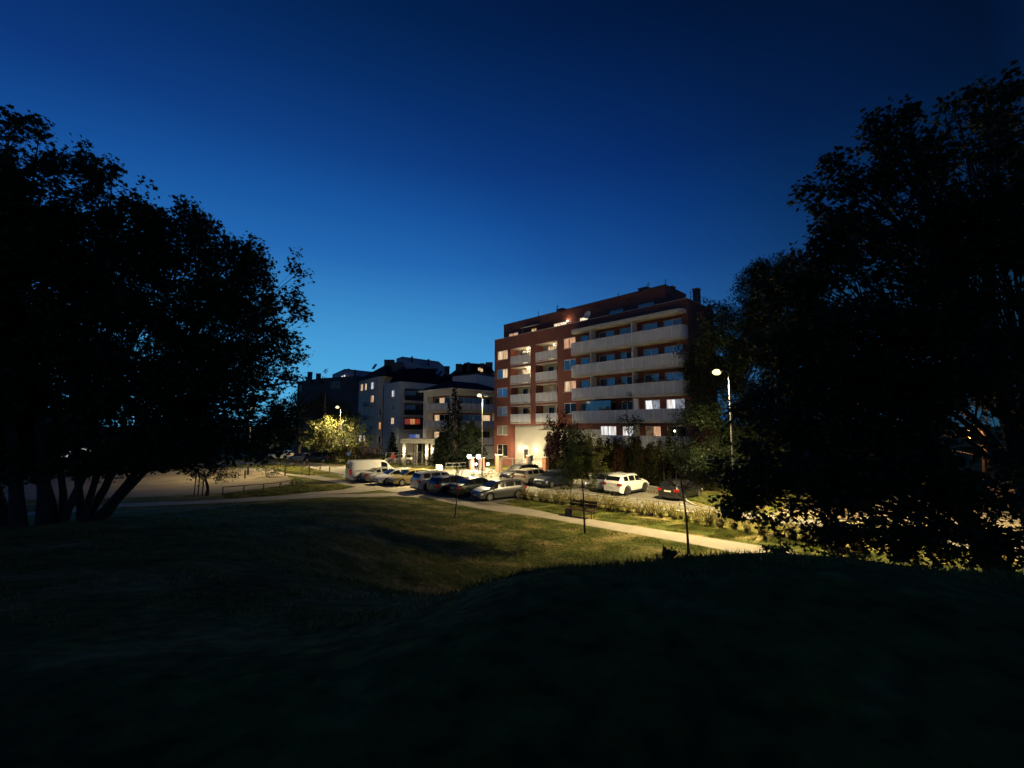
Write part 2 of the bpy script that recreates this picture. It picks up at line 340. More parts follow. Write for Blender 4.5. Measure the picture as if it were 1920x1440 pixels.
# asphalt: lane, bays and driveways in one sheet
sheet('road',[(-200,872),(200,868),(430,866),(520,865.5),(569,866.5),(619,873),(650,875),(700,881),(760,885),(812,887.5),(818,884),(835,880),(872,880.5),(905,876.5),(925,880),(985,889),(1020,893),(1075,900),(1100,902),(1212,911),(1262,921),(1287,938),(1308,949),(1335,953.5),(1420,963),(1500,972),(1620,985),(1760,999),(1980,1012),(2100,1070),(1920,1047),(1700,1013),(1560,993),(1477,983),(1335,965),(1240,956),(1150,947),(1040,935),(985,929),(975,939),(945,946.5),(925,943),(880,931),(800,914.5),(740,905.5),(690,900),(648,897),(625,886),(557,872),(520,870),(430,871),(200,876),(-200,885)],.008,'asphalt')
sheet('playground_sand',[(0,905),(150,893),(300,884),(372,880),(430,877),(443,881),(500,885),(535,890.5),(548,900),(541,908),(520,912),(480,917),(440,922),(417,925),(370,927),(300,931),(200,934),(60,938),(-120,945),(-150,915)],.012,'sand')
sheet('playground_strip',[(200,896),(300,889),(340,886),(330,884),(250,887),(190,892)],.016,'paving')
sheet('pavement',[(1440,962),(1560,936),(1700,915),(1980,895),(2150,960),(1985,1010),(1760,997.5),(1620,983.5),(1500,970.5)],.004,'sand')
# markings
def dash(name,pairs,w=.12,z=.014):
    for (a,b) in pairs:
        p=G(*a)[:2]; q=G(*b)[:2]; d=(q-p)/np.hypot(*(q-p)); n=np.array([-d[1],d[0]])*w/2
        mb=MB(); mb.quad((*(p-n),z),(*(q-n),z),(*(q+n),z),(*(p+n),z)); tag(mb.build(name,'road_paint'),None,None,kind='structure')
dl=[(1105,926.7),(1122,928.5),(1140,930.4),(1161,932.5),(1181,934.5),(1201,937),(1223,939.4),(1246,941.8),(1270,944.6)]
dash('road_marking',[((a,b),(a+11,b+1.25)) for a,b in dl])
dash('road_marking',[((1232,952.3),(1477,982)),((995,926.8),(1005,928))],.18)
# kerbs
def kerb(pix,h=.1,w=.15,name='kerb',m='kerb_stone'):
    mb=MB(); pts=[G(a,b)[:2] for a,b in pix]
    for p,q in zip(pts,pts[1:]):
        fr=Fr(p,q); fr.box(mb,0,fr.L,0,w,0,h)
    tag(mb.build(name,m),None,None,kind='structure')
kerb([(985,930),(1040,936),(1150,948),(1240,957.3),(1335,966.3),(1477,984.5),(1700,1016)])
kerb([(1340,954),(1308,949.6),(1295,944),(1287,938.5),(1290,934),(1305,929)],w=-.15)
kerb([(650,875),(700,881),(760,885),(812,887.5)],w=-.15)
kerb([(569,866.5),(619,873),(650,875)],w=-.12)
kerb([(557,872.5),(625,886.5),(646,890.5)])
kerb([(1075,900),(1100,902),(1212,911),(1262,921),(1275,928)],w=-.12)
# ---------------------------------------------------------------- red brick apartment building
A=np.array([-2.617,63.5]); ANG=math.radians(-46.447)
AX=np.array([math.cos(ANG),math.sin(ANG)])
def red_building():
    fr=Fr(A,ang=ANG); L=29.5; TOP=18.45; D=6.6; org=(A[0],A[1],0)
    root=empty('apartment_building',org,'red brick apartment block with long pale rounded balconies and a set back top floor','building')
    FH=2.752; wt=[16.64-FH*k for k in range(6)]
    ops=[];wins=[]
    # column of small windows by the left corner
    w1=[('pane_warm','pane_warm'),('pane_sky','pane_warm'),('pane_sky','pane_sky'),('pane_blind','pane_blind'),('pane_blind','pane_blind'),('pane_dark','pane_dark')]
    for k in range(6):
        z1=wt[k] if k<5 else 2.94; z0=z1-1.36 if k<5 else 1.2
        ops.append((.6,2.85,z0,z1)); wins.append((.6,2.85,z0,z1,w1[k]))
    w2=[('pane_peach','pane_peach'),('pane_sky','pane_sky'),('pane_warm','pane_peach'),('pane_dark','pane_dark')]
    for k in range(4):
        ops.append((13.3,15.25,wt[k]-1.3,wt[k]+.06)); wins.append((13.3,15.25,wt[k]-1.3,wt[k]+.06,w2[k]))
    log=[]
    for k in range(4):
        for c,(a,b) in enumerate(((3.5,7.5),(8.45,12.3))):
            z=15.45-FH*k; ops.append((a,b,z-1.3,wt[k]+.02,1.5)); log.append((k,c,a,b,z))
    ops.append((3.62,12.3,0.0,5.68,.8))
    # behind the long balconies
    back=[(16.0,17.25,1),(18.7,20.85,2),(21.6,23.0,2),(24.45,26.2,2),(26.85,28.85,2)]
    bm={ (0,0):['pane_sky'],(1,0):['pane_sky'],(2,0):['pane_sky'],(3,0):['pane_dark'],
        (0,1):['pane_dark','pane_sky'],(1,1):['pane_dark','pane_sky'],(2,1):['pane_dark','pane_sky'],(3,1):['pane_dark','pane_dark'],(4,1):['pane_cool','pane_cool'],
        (0,2):['pane_sky','pane_sky'],(1,2):['pane_sky','pane_dark'],(2,2):['pane_sky','pane_dark'],(3,2):['pane_dark','pane_dark'],(4,2):['pane_cool','pane_cool'],
        (0,3):['pane_sky','pane_sky'],(1,3):['pane_sky','pane_sky'],(2,3):['pane_dark','pane_sky'],(3,3):['pane_cool','pane_pale'],(4,3):['pane_dim','pane_peach'],
        (0,4):['pane_sky','pane_blind'],(1,4):['pane_sky','pane_sky'],(2,4):['pane_sky','pane_sky'],(3,4):['pane_cool','pane_pale'],(4,4):['pane_dark','pane_dark']}
    for k in range(5):
        for c,(a,b,n) in enumerate(back):
            if (k,c) not in bm: continue
            z1=wt[k]-.02; z0=z1-2.25 if c in (1,3) else z1-1.4
            if k==4: z0=z1-1.3
            ops.append((a,b,z0,z1)); wins.append((a,b,z0,z1,tuple(bm[(k,c)])))
    mb=MB(); fr.wall(mb,0,L,0,TOP,ops,.18)
    # other three sides and the parapet thickness
    fl=Fr(fr.pt(0,-D,0),fr.pt(0,0,0)); fR=Fr(fr.pt(L,0,0),fr.pt(L,-D,0)); fb=Fr(fr.pt(L,-D,0),fr.pt(0,-D,0))
    for q in (fl,fR,fb): q.wall(mb,0,q.L,0,TOP)
    fi=[(0.3,L-.3)]
    fr.box(mb,.005,L-.005,-.3,-.01,17.0,TOP-.004)
    mb.build('wall','brick',root,origin=org)
    mb=MB(); fr.box(mb,0.02,L-.02,-D+.02,-.02,17.1,17.35); mb.build('roof_terrace','roof_felt',root,origin=org)
    mb=MB(); fr.box(mb,-.04,L+.04,-.34,.05,TOP,TOP+.06); fr.box(mb,L-.3,L+.04,-D-.04,-.34,TOP,TOP+.06); fr.box(mb,-.04,.3,-D-.04,-.34,TOP,TOP+.06); mb.build('coping','concrete',root,origin=org)
    for w in wins: window(fr,root,org,w[0],w[1],w[2],w[3],-.12,w[4])
    # loggias
    lit={(0,0):('pane_bright','pane_warm'),(0,1):('pane_warm','pane_dim'),(1,0):('pane_warm','pane_bright'),(1,1):('pane_dark','pane_dark'),(2,0):('pane_dark','pane_dark'),(2,1):('pane_dim','pane_dark'),(3,0):('pane_dark','pane_orange'),(3,1):('pane_dark','pane_dark')}
    for k,c,a,b,z in log:
        mb=MB(); fl_=z-1.3; ce=wt[k]+.02
        fr.wall(mb,a,b,fl_,ce,[(a+.9,a+2.0,fl_+.1,ce-.25),(a+2.3,b-.35,fl_+1.0,ce-.25)],.1,o=-1.5)
        mb.build('loggia_wall','cream' if k<2 else 'render_warm',root,origin=org)
        mb=MB(); fr.box(mb,a+.004,b-.004,-1.49,-.01,ce-.09,ce-.004); mb.build('loggia_ceiling','concrete',root,origin=org); mb=MB(); fr.box(mb,a+.004,b-.004,-1.49,.03,fl_+.004,fl_+.12); mb.build('loggia_slab','concrete',root,origin=org)
        p=lit[(k,c)]
        window(fr,root,org,a+.9,a+2.0,fl_+.13,ce-.25,-1.56,(p[0],),name='balcony_door',sill=False)
        window(fr,root,org,a+2.3,b-.35,fl_+1.0,ce-.25,-1.56,(p[1],p[1]),sill=False)
        mb=MB(); fr.box(mb,a+.03,b-.03,.035,.075,z-1.1,z); pn=mb.build('balcony_panel','balcony_panel',root,origin=org)
        mb=MB()
        for j in range(1,4):
            q=a+(b-a)*j/4; fr.box(mb,q-.022,q+.022,.076,.09,z-1.1,z)
        fr.box(mb,a+.03,b-.03,.03,.09,z+.002,z+.03)
        mb.build('panel_joint','joint',pn,origin=org)
    for (k,c,e) in ((0,0,55),(1,0,45),(0,1,16)):
        q=[l for l in log if l[0]==k and l[1]==c][0]
        la=bpy.data.lights.new('loggia_light','POINT'); la.energy=e; la.color=(1,.75,.42); la.shadow_soft_size=.08
        mb=MB(); cpt=fr.pt((q[2]+q[3])/2+.5,-1.0,wt[k]-.22); mb.ball(cpt,.09); fx=mb.build('ceiling_light','lamp_cream',root,origin=org)
        lo=bpy.data.objects.new('loggia_light',la); COL.objects.link(lo); lo.parent=root; cc=fr.pt((q[2]+q[3])/2+.5,-.95,wt[k]-.42); lo.location=(cc[0]-org[0],cc[1]-org[1],cc[2])
    # portal back wall, door, lamps
    mb=MB(); fr.wall(mb,3.62,12.3,0,5.68,[(5.25,6.25,.15,2.95)],.1,o=-.8); mb.build('portal_wall','cream',root,origin=org)
    dr=window(fr,root,org,5.25,6.25,.15,2.95,-.84,('pane_dim',),name='entrance_door',th=.12,sill=False)
    mb=MB(); fr.box(mb,5.35,6.15,-.862,-.83,.3,1.05); mb.build('door_panel','frame_white',dr,origin=org)
    mb=MB(); fr.box(mb,5.35,6.15,-.86,-.83,2.35,2.8); mb.build('transom_panel','frame_white',dr,origin=org)
    mb=MB(); fr.box(mb,8.4,10.9,-.79,-.25,5.2,5.66); mb.build('soffit_duct','cream',root,origin=org)
    for a in (4.75,7.75):
        mb=MB(); mb.ball(fr.pt(a,-.66,2.55),.13); fr.box(mb,a-.05,a+.05,-.8,-.7,2.4,2.7); mb.build('wall_lamp','lamp_cream',root,origin=org)
        la=bpy.data.lights.new('wall_lamp_light','POINT'); la.energy=36; la.color=(1,.87,.66); la.shadow_soft_size=.12
        lo=bpy.data.objects.new('wall_lamp_light',la); COL.objects.link(lo); lo.parent=root; cc=fr.pt(a,-.40,2.45); lo.location=(cc[0]-org[0],cc[1]-org[1],cc[2])
    # long balconies with rounded ends
    def outline(a0,a1,o,r,n=7):
        pts=[(a0,0.0)]
        for j in range(n+1):
            t=math.pi/2*j/n; pts.append((a0+r-r*math.cos(t),o-r+r*math.sin(t)))
        for j in range(n+1):
            t=math.pi/2*j/n; pts.append((a1-r+r*math.sin(t),o-r+r*math.cos(t)))
        pts.append((a1,0.0)); return pts
    def slab(mb,a0,a1,o,r,z0,z1):
        pts=outline(a0,a1,o,r); lo=[fr.pt(a,b,z0) for a,b in pts]; hi=[fr.pt(a,b,z1) for a,b in pts]
        mb.poly(lo); mb.poly(hi)
        for i in range(len(pts)-1): mb.quad(lo[i],lo[i+1],hi[i+1],hi[i])
    mb=MB(); slab(mb,15.25,29.4,1.15,.6,16.92,17.32); mb.build('canopy','concrete',root,origin=org)
    ends=[(15.2,29.45),(15.2,29.45),(15.2,29.45),(15.2,29.45),(18.9,29.45)]
    for k,(a0,a1) in enumerate(ends):
        zt=15.62-FH*k-(.05 if k>1 else 0)
        mb=MB(); slab(mb,a0,a1,1.2,.6,zt-1.40,zt-1.10); bs=mb.build('balcony_slab','concrete',root,origin=org)
        mb=MB(); pts=outline(a0+.02,a1-.02,1.17,.6); jn=MB()
        for i in range(len(pts)-1):
            p,q=fr.pt(*pts[i],0),fr.pt(*pts[i+1],0); g=Fr(p,q); g.box(mb,0,g.L,-.02,.02,zt-1.095,zt)
        mb.build('balcony_panel','balcony_panel',bs,origin=org)
        a=a0+.8
        while a<a1-.5:
            fr.box(jn,a-.03,a+.03,1.19,1.215,zt-1.095,zt); a+=1.12
        for i in range(len(pts)-1):
            p,q=fr.pt(*pts[i],0),fr.pt(*pts[i+1],0); g=Fr(p,q); g.box(jn,0,g.L,-.03,.03,zt+.003,zt+.03)
        jn.build('panel_joint','joint',bs,origin=org)
        # partitions between the flats
        for s_ in (18.28,23.75):
            if s_<a0: continue
            mb=MB(); fr.box(mb,s_-.07,s_+.07,.004,1.1,zt-1.09,zt+1.12+.12 if k else 16.9); mb.build('partition','render_light',root,origin=org)
    # glazed bay on the third balcony and grey base
    mb=MB(); z3=15.57-FH*3
    for j in range(4): fr.box(mb,17.6+j*1.12,17.64+j*1.12,1.12,1.15,z3+.03,z3+1.15)
    gz=mb.build('balcony_glazing','metal_grey',root,origin=org)
    mb=MB(); fr.box(mb,17.64,20.94,1.125,1.14,z3+.03,z3+1.15); mb.build('pane','pane_sky',gz,origin=org)
    mb=MB(); fr.box(mb,12.8,18.9,.004,.3,0,5.2); mb.build('base_wall','render_light',root,origin=org)
    # set-back top floor
    o=-1.5; PT=20.9; pe=26.5
    pw=[(1.5,3.5,('pane_peach','pane_peach')),(6.2,7.2,('pane_warm',)),(10.4,12.7,('pane_bright','pane_bright')),(14.8,16.1,('pane_bright',)),(19.3,21.2,('pane_sky','pane_sky')),(23.1,25.1,('pane_sky','pane_sky'))]
    opp=[(a,b,17.9,19.42) for a,b,_ in pw]
    mb=MB(); fr.wall(mb,.4,pe,17.35,PT,opp,.15,o=o); q=Fr(fr.pt(pe,o,0),fr.pt(pe,-D,0)); q.wall(mb,0,q.L,17.35,PT); q=Fr(fr.pt(.4,-D,0),fr.pt(.4,o,0)); q.wall(mb,0,q.L,17.35,PT); q=Fr(fr.pt(pe,-D,0),fr.pt(.4,-D,0)); q.wall(mb,0,q.L,17.35,PT)
    pen=mb.build('penthouse_wall','brick',root,origin=org)
    mb=MB(); fr.box(mb,.36,pe+.04,-D-.04,o+.06,PT,PT+.09); rf=mb.build('roof','roof_felt',root,origin=org)
    for a,b,p in pw: window(fr,root,org,a,b,17.9,19.42,o-.1,p)
    for a,z in ((4.0,20.6),(9.0,20.5),(17.6,20.55),(21.8,20.5),(1.9,20.3)):
        mb=MB(); fr.box(mb,a,a+.35,o+.005,o+.05,z-.25,z-.1); mb.build('air_vent','metal_dark',root,origin=org)
    # awning above the second terrace window
    mb=MB(); mb.hexa([fr.pt(5.1,o+.01,19.75),fr.pt(8.1,o+.01,19.75),fr.pt(8.1,o+1.1,19.45),fr.pt(5.1,o+1.1,19.45),fr.pt(5.1,o+.01,19.83),fr.pt(8.1,o+.01,19.83),fr.pt(8.1,o+1.1,19.53),fr.pt(5.1,o+1.1,19.53)]); mb.build('awning','frame_white',root,origin=org)
    mb=MB(); fr.box(mb,5.4,5.44,o+.9,o+.94,17.4,19.47); fr.box(mb,7.8,7.84,o+.9,o+.94,17.4,19.47); mb.build('awning_post','metal_grey',root,origin=org)
    # things on the roof
    for a,oo,w,h in ((9.7,-3,1.1,.75),(22.4,-3,1.1,.75),(25.1,-4.5,.8,.6),(28.6,-3.5,.55,1.35)):
        z0=PT+.09 if a<26 else 17.35
        h2=h if a<26 else 3.0
        mb=MB(); fr.box(mb,a,a+w,oo-.7,oo,z0,z0+h2); ch=mb.build('chimney','brick' ,rf,origin=org)
        mb=MB(); fr.box(mb,a-.08,a+w+.08,oo-.78,oo+.08,z0+h2,z0+h2+.1); mb.build('chimney_cap','concrete',ch,origin=org)
    for a,h in ((6.6,1.1),(19.9,.8),(23.9,1.15),(26.0,1.0),(10.2,1.3)):
        mb=MB(); b_=fr.pt(a,-2.6,PT+.09); mb.tube([b_,(b_[0],b_[1],b_[2]+h)],.05,6); 
        if h>1.12: fr.box(mb,a-.25,a+.25,-2.62,-2.58,PT+h-.2,PT+h-.16)
        mb.build('vent_pipe','metal_grey',rf,origin=org)
    mb=MB()
    for t in (0,1.6,3.2,4.8): 
        b_=fr.pt(L-.15,-1.2-t,TOP+.06); mb.tube([b_,(b_[0],b_[1],TOP+1.05)],.03,6)
    for z in (TOP+.55,TOP+1.03): mb.tube([fr.pt(L-.15,-1.2,z),fr.pt(L-.15,-6,z)],.025,6)
    mb.build('roof_railing','metal_grey',root,origin=org)
    mb=MB(); b_=fr.pt(17.0,-.35,18.55); mb.tube([b_,(b_[0],b_[1],19.2)],.03,6); mb.build('dish_pole','metal_grey',root,origin=org)
    mb=MB(); c=Vector(fr.pt(17.0,-.3,19.15)); 
    n3=Vector((fr.n[0],fr.n[1],.25)).normalized(); u3=n3.cross(Vector((0,0,1))).normalized(); v3=n3.cross(u3)
    ring=[c+n3*.12+(u3*math.cos(t)+v3*math.sin(t))*.5 for t in np.linspace(0,2*math.pi,17)[:-1]]; mid=[c+(u3*math.cos(t)+v3*math.sin(t))*.25 for t in np.linspace(0,2*math.pi,17)[:-1]]
    for j in range(16): mb.quad(ring[j],ring[(j+1)%16],mid[(j+1)%16],mid[j])
    mb.poly([tuple(q) for q in mid]); mb.poly([tuple(q-n3*.03) for q in mid]); mb.build('satellite_dish','frame_white',root,origin=org)
    la=bpy.data.lights.new('terrace_light','POINT'); la.energy=35; la.color=(1,.72,.4); la.shadow_soft_size=.1
    lo=bpy.data.objects.new('terrace_light',la); COL.objects.link(lo); lo.parent=root; cc=fr.pt(13.0,o+.3,19.35); lo.location=(cc[0]-org[0],cc[1]-org[1],cc[2])
    mb=MB(); mb.ball(fr.pt(13.0,o+.12,19.3),.11); mb.build('terrace_lamp','lamp_cream',root,origin=org)
    return root
RED=red_building()
def planter(label,s_,o,z,w,seed):
    fr=Fr(A,ang=ANG); b=fr.pt(s_,o,z); root=empty('planter',b,label,'planter','planters on the balcony rails'); rng=np.random.default_rng(seed)
    d=np.array([fr.d[0],fr.d[1],0]); mb=MB(); fr.box(mb,s_-w/2,s_+w/2,o-.1,o+.1,z,z+.18); mb.build('box','wood',root,origin=b)
    C=np.array(b)+np.array([0,0,.30])+d*rng.uniform(-w/2,w/2,90)[:,None]+rng.normal(size=(90,3))*np.array([.08,.08,.11])
    leaves_mesh('plants',C,.13,OVAL,'leaf_dark',root,b,rng,.3)
# ---------------------------------------------------------------- grey apartment complex
def xy(px,y): return np.array([(px-960)/F*y,y])
def ridge_roof(mb,corners,ridge,over=0):
    # corners: 4 eave points (x,y,z); ridge: 2 points
    a,b,c,d=corners; r,s=ridge
    mb.quad(a,b,s,r); mb.poly([b,c,s]); mb.quad(c,d,r,s); mb.poly([d,a,r])
def grey_building():
    c1=xy(672,94); c2=xy(707,86); c3=xy(718,85.3); c4=xy(749.5,80); c5=c4+np.array([.69,.724])*10.5
    org=(c4[0],c4[1],0)
    root=empty('apartment_building',org,'grey rendered apartment block with dark hipped roof and projecting balcony stack','building')
    TOP=15.5; FH=2.76
    f1=Fr(c1,c2); f2=Fr(c2,c3); f3=Fr(c3,c4); f4=Fr(c4,c5)
    rows=[13.1-FH*k for k in range(5)]   # window bottoms, top floor first
    def col(fr,a0,a1,mats,ops,wins,h=1.5,rr=rows):
        for k,m_ in enumerate(mats):
            if m_ is None: continue
            ops.append((a0,a1,rr[k],rr[k]+h)); wins.append((fr,a0,a1,rr[k],rr[k]+h,m_))
    wins=[]
    L1=f1.L
    o1=[]; col(f1,.9,2.4,[('pane_warm',)*2,('pane_dark',)*2,('pane_dark',)*2,('pane_dark',)*2,('pane_bright',)*2],o1,wins)
    col(f1,3.4,4.5,[('pane_warm',),('pane_dark',),('pane_dark',),('pane_dark',),('pane_warm',)],o1,wins)
    col(f1,L1-3.6,L1-1.9,[('pane_cool','pane_pale'),('pane_orange','pane_warm'),('pane_dark',)*2,('pane_dark',)*2,('pane_dark',)*2],o1,wins)
    o2=[]; col(f2,.5,f2.L-.4,[None,None,('pane_dark',),('pane_orange',),('pane_dark',)],o2,wins)
    o3=[]; r3=[12.0-FH*k for k in range(5)]
    col(f3,3.6,4.9,[('pane_cool','pane_pale'),('pane_dark',)*2,('pane_warm',)*2,('pane_dark',)*2],o3,wins,1.3,[11.1-2.63*k for k in range(4)])
    mb=MB(); f1.wall(mb,0,f1.L,0,TOP,o1,.15); f2.wall(mb,0,f2.L,0,TOP,o2,.15)
    bk=[c1+np.array([.69,.724])*10,c5+np.array([.69,.724])*8]
    fl=Fr(bk[0],c1); fl.wall(mb,0,fl.L,0,TOP)
    fu=Fr(c3,c3+np.array([.69,.724])*12); fu.wall(mb,0,12,13.9,TOP)
    mb.build('wall','render_warm',root,origin=org)
    mb=MB(); f3.wall(mb,0,f3.L,0,13.9,o3,.15)
    bal=[(1.0,8.4,z,z+2.3,1.4) for z in (10.35,7.6,4.85)]
    f4.wall(mb,0,f4.L,0,13.9,bal,.15); fz=Fr(c5,c5+np.array([.69,-.724])*-8); mb.build('bay_wall','render_grey',root,origin=org)
    mb=MB(); 
    mb.poly([(*c3,13.9),(*c4,13.9),(*c5,13.9),(*(c3+np.array([.69,.724])*10),13.9)]); mb.build('flat_roof','roof_felt',root,origin=org)
    for w in wins: window(w[0],root,org,w[1],w[2],w[3],w[4],-.1,w[5])
    lm=[('pane_dark','pane_dark','pane_dark'),('pane_dark','pane_dark','pane_dark'),('pane_red','pane_orange','pane_red')]
    for k,b in enumerate(bal):
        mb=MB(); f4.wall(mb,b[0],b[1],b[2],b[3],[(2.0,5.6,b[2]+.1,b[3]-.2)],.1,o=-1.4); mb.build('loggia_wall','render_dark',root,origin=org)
        window(f4,root,org,2.0,5.6,b[2]+.1,b[3]-.2,-1.45,lm[k],name='balcony_door',sill=False)
        mb=MB(); f4.box(mb,.8,8.6,-.05,.5,b[2]-.22,b[2]); sl=mb.build('balcony_slab','render_warm',root,origin=org)
        mb=MB(); 
        for j in range(40): f4.box(mb,.9+j*.19,.93+j*.19,.44,.47,b[2],b[2]+1.0)
        f4.box(mb,.85,8.55,.42,.49,b[2]+1.0,b[2]+1.06); f4.box(mb,.85,8.55,.45,.46,b[2]+.06,b[2]+.95)
        mb.build('railing','metal_dark',sl,origin=org)
    # french balconies on the far left bay
    for k in range(3):
        z=rows[k+1]-.9; mb=MB(); f1.box(mb,4.7,6.4,0,.7,z-.15,z); sl=mb.build('balcony_slab','render_light',root,origin=org)
        mb=MB()
        for j in range(12): f1.box(mb,4.72+j*.145,4.75+j*.145,.64,.67,z,z+1)
        f1.box(mb,4.7,6.4,.62,.69,z+1,z+1.05); f1.box(mb,4.72,6.38,.65,.66,z+.05,z+.95); mb.build('railing','metal_dark',sl,origin=org)
    # drainpipe and small bright sign under the balconies
    mb=MB(); p=f3.pt(.3,.08,0); mb.tube([p,(p[0],p[1],13.6)],.06,6); mb.build('drainpipe','metal_dark',root,origin=org)
    window(f4,root,org,2.3,4.6,2.6,3.95,.03,('pane_blue','pane_pale'),sill=False)
    # main roof: hipped
    e=TOP-.05; u=np.array([.69,-.724]); v=np.array([.69,.724])
    a=c1-u*.8-v*.6; b=c3+u*1.6-v*.4; cc=b+v*26; d=a+v*26
    r0=P(725,683,96); r1=r0+np.array([v[0]*14,v[1]*14,0])
    mb=MB(); ridge_roof(mb,[(*a,e),(*b,e),(*cc,e),(*d,e)],[tuple(r0),tuple(r1)])
    # lower roof over the bay
    b1=c4-v*.3-u*2.0; b2=c5+v*7
    mb.poly([(*(c3+v*1.2-u*.5),13.95),(*(c4+v*1.0-u*.3),13.95),(*(c5+v*4.0+u*.0),13.95),(*(c3+v*12+u*2),18.0),(*(c3+v*3+u*.8),17.2)])
    mb.build('roof','roof_tile',root,origin=org)
    for (px,py,y,w,h,m_) in ((730,676,95,2.0,4,'render_dark'),(745,681,90,2.2,4.2,'render_dark'),(770,681,94,2.2,3.5,'far_wall'),(838,688,96,1.0,3,'render_dark')):
        q=P(px,py,y); mb=MB(); mb.box(q[0]-w/2,q[0]+w/2,y-.5,y+.8,q[2]-h,q[2]); mb.box(q[0]-w/2-.1,q[0]+w/2+.1,y-.6,y+.9,q[2]+.002,q[2]+.12); mb.build('chimney',m_,root,origin=org)
    # dormer with lit windows
    q=P(735,714,88.5); mb=MB(); mb.box(q[0]-1.6,q[0]+1.6,88.5,91,q[2]-1.6,q[2]+.9); dm=mb.build('dormer','render_dark',root,origin=org)
    mb=MB(); mb.box(q[0]-1.2,q[0]-.1,88.44,88.49,q[2]-.9,q[2]+.4); mb.box(q[0]+.1,q[0]+1.2,88.44,88.49,q[2]-.9,q[2]+.4); mb.build('window','pane_warm',dm,origin=org)
    for (px,py,y) in ((700,692,92),(818,702,90),(826,706,88)):
        q=P(px,py,y); mb=MB(); mb.hexa([(q[0]-.35,y,q[2]),(q[0]+.35,y-.5,q[2]-.1),(q[0]+.75,y+.2,q[2]+1.0),(q[0]+.05,y+.7,q[2]+1.1),(q[0]-.35,y,q[2]+.12),(q[0]+.35,y-.5,q[2]+.02),(q[0]+.75,y+.2,q[2]+1.12),(q[0]+.05,y+.7,q[2]+1.22)]); mb.build('roof_window','pane_sky',root,origin=org)
    return root
grey_building()
def grey_wing():
    p0=xy(794,72); p1=xy(848,67); v=np.array([.69,.724]); u=np.array([.69,-.724]); p2=p1+v*11; org=(p0[0],p0[1],0)
    root=empty('apartment_building',org,'pale four storey wing with glass fronted loggias behind the tall spruce','building')
    f1=Fr(p0,p1); f2=Fr(p1,p2); f0=Fr(p0+v*11,p0); T=11.5
    ops=[]; lv=[8.15,5.35,2.55]
    for z in lv: ops.append((1.0,f1.L-.6,z,z+2.35,1.3))
    mb=MB(); f1.wall(mb,0,f1.L,0,T,ops); f0.wall(mb,0,11,0,T,[(10.0,10.7,z+.6,z+1.8) for z in lv],.15)
    o2=[(1.2,9.8,z,z+2.35,1.3) for z in lv]; f2.wall(mb,0,f2.L,0,T,o2); q=Fr(p2,p0+v*11); q.wall(mb,0,q.L,0,T)
    mb.build('wall','render_light',root,origin=org)
    pm={0:('pane_dark','pane_warm','pane_dark','pane_warm'),1:('pane_warm','pane_dark','pane_dark','pane_dark'),2:('pane_warm','pane_dark','pane_dark','pane_dark')}
    pm2={0:('pane_dark',)*4,1:('pane_dark','pane_dark','pane_dark','pane_warm'),2:('pane_dark',)*4}
    for k,z in enumerate(lv):
        for fr,a,b,pp in ((f1,1.0,f1.L-.6,pm[k]),(f2,1.2,9.8,pm2[k])):
            mb=MB(); fr.wall(mb,a,b,z,z+2.35,[(a+.3,b-.3,z+.1,z+2.1)],.1,o=-1.3); mb.build('loggia_wall','brick' if k<2 else 'render_warm',root,origin=org)
            window(fr,root,org,a+.3,b-.3,z+.1,z+2.1,-1.35,pp,name='balcony_door',sill=False)
            mb=MB(); fr.box(mb,a-.1,b+.1,-.02,.45,z-.2,z); sl=mb.build('balcony_slab','render_warm',root,origin=org)
            mb=MB(); fr.box(mb,a,b,.38,.42,z+.02,z+1.05); mb.build('balcony_panel','balcony_panel',sl,origin=org)
            n=int((b-a)/1.2)
            for j in range(n+1):
                mb=MB(); fr.box(mb,a+j*(b-a)/n-.02,a+j*(b-a)/n+.02,.421,.45,z+.0,z+1.1); mb.build('rail_post','metal_dark',sl,origin=org)
    e=T; a=p0-u*.7-v*.7; b=p1+u*.9-v*.7; c=p2+u*.9+v*.7; d=p0+v*11.7-u*.7
    mb=MB(); rz=e+1.6; m1=(a+b)/2+v*3; m2=(c+d)/2-v*3
    ridge_roof(mb,[(*a,e),(*b,e),(*c,e),(*d,e)],[(*m1,rz),(*m2,rz)]); mb.build('roof','roof_tile',root,origin=org)
    mb=MB(); mb.hexa([(*a,e-.3),(*b,e-.3),(*c,e-.3),(*d,e-.3),(*a,e-.02),(*b,e-.02),(*c,e-.02),(*d,e-.02)]); mb.build('eave','render_light',root,origin=org)
    return root
grey_wing()
def far_block(name_label,pts,top,m,roof=None,wins=(),extras=()):
    """pts: list of ground xy corners (front polyline), extruded back"""
    org=(pts[0][0],pts[0][1],0); root=empty('apartment_building',org,name_label,'building')
    mb=MB()
    back=[np.array(p)+np.array([0,12.0]) for p in pts][::-1]; ring=[np.array(p) for p in pts]+back
    for i in range(len(ring)):
        q=Fr(ring[i],ring[(i+1)%len(ring)]); q.wall(mb,0,q.L,0,top)
    mb.build('wall',m,root,origin=org)
    mb=MB(); lo=[(*(p),top) for p in ring]; hi=[(*(p),top+.25) for p in ring]; mb.poly(hi)
    for i in range(len(ring)): mb.quad(lo[i],lo[(i+1)%len(ring)],hi[(i+1)%len(ring)],hi[i])
    rf=mb.build('roof','roof_felt',root,origin=org)
    for (i,a0,a1,z0,z1,pm) in wins:
        q=Fr(ring[i],ring[i+1]); window(q,root,org,a0,a1,z0,z1,.04,pm,sill=False)
    for (px,py,y,w,h) in extras:
        q=P(px,py,y); mb=MB(); mb.box(q[0]-w/2,q[0]+w/2,y,y+.8,q[2]-h,q[2]); mb.box(q[0]-w/2-.08,q[0]+w/2+.08,y-.08,y+.88,q[2]+.002,q[2]+.12); mb.build('chimney','render_dark',rf,origin=org)
    return root
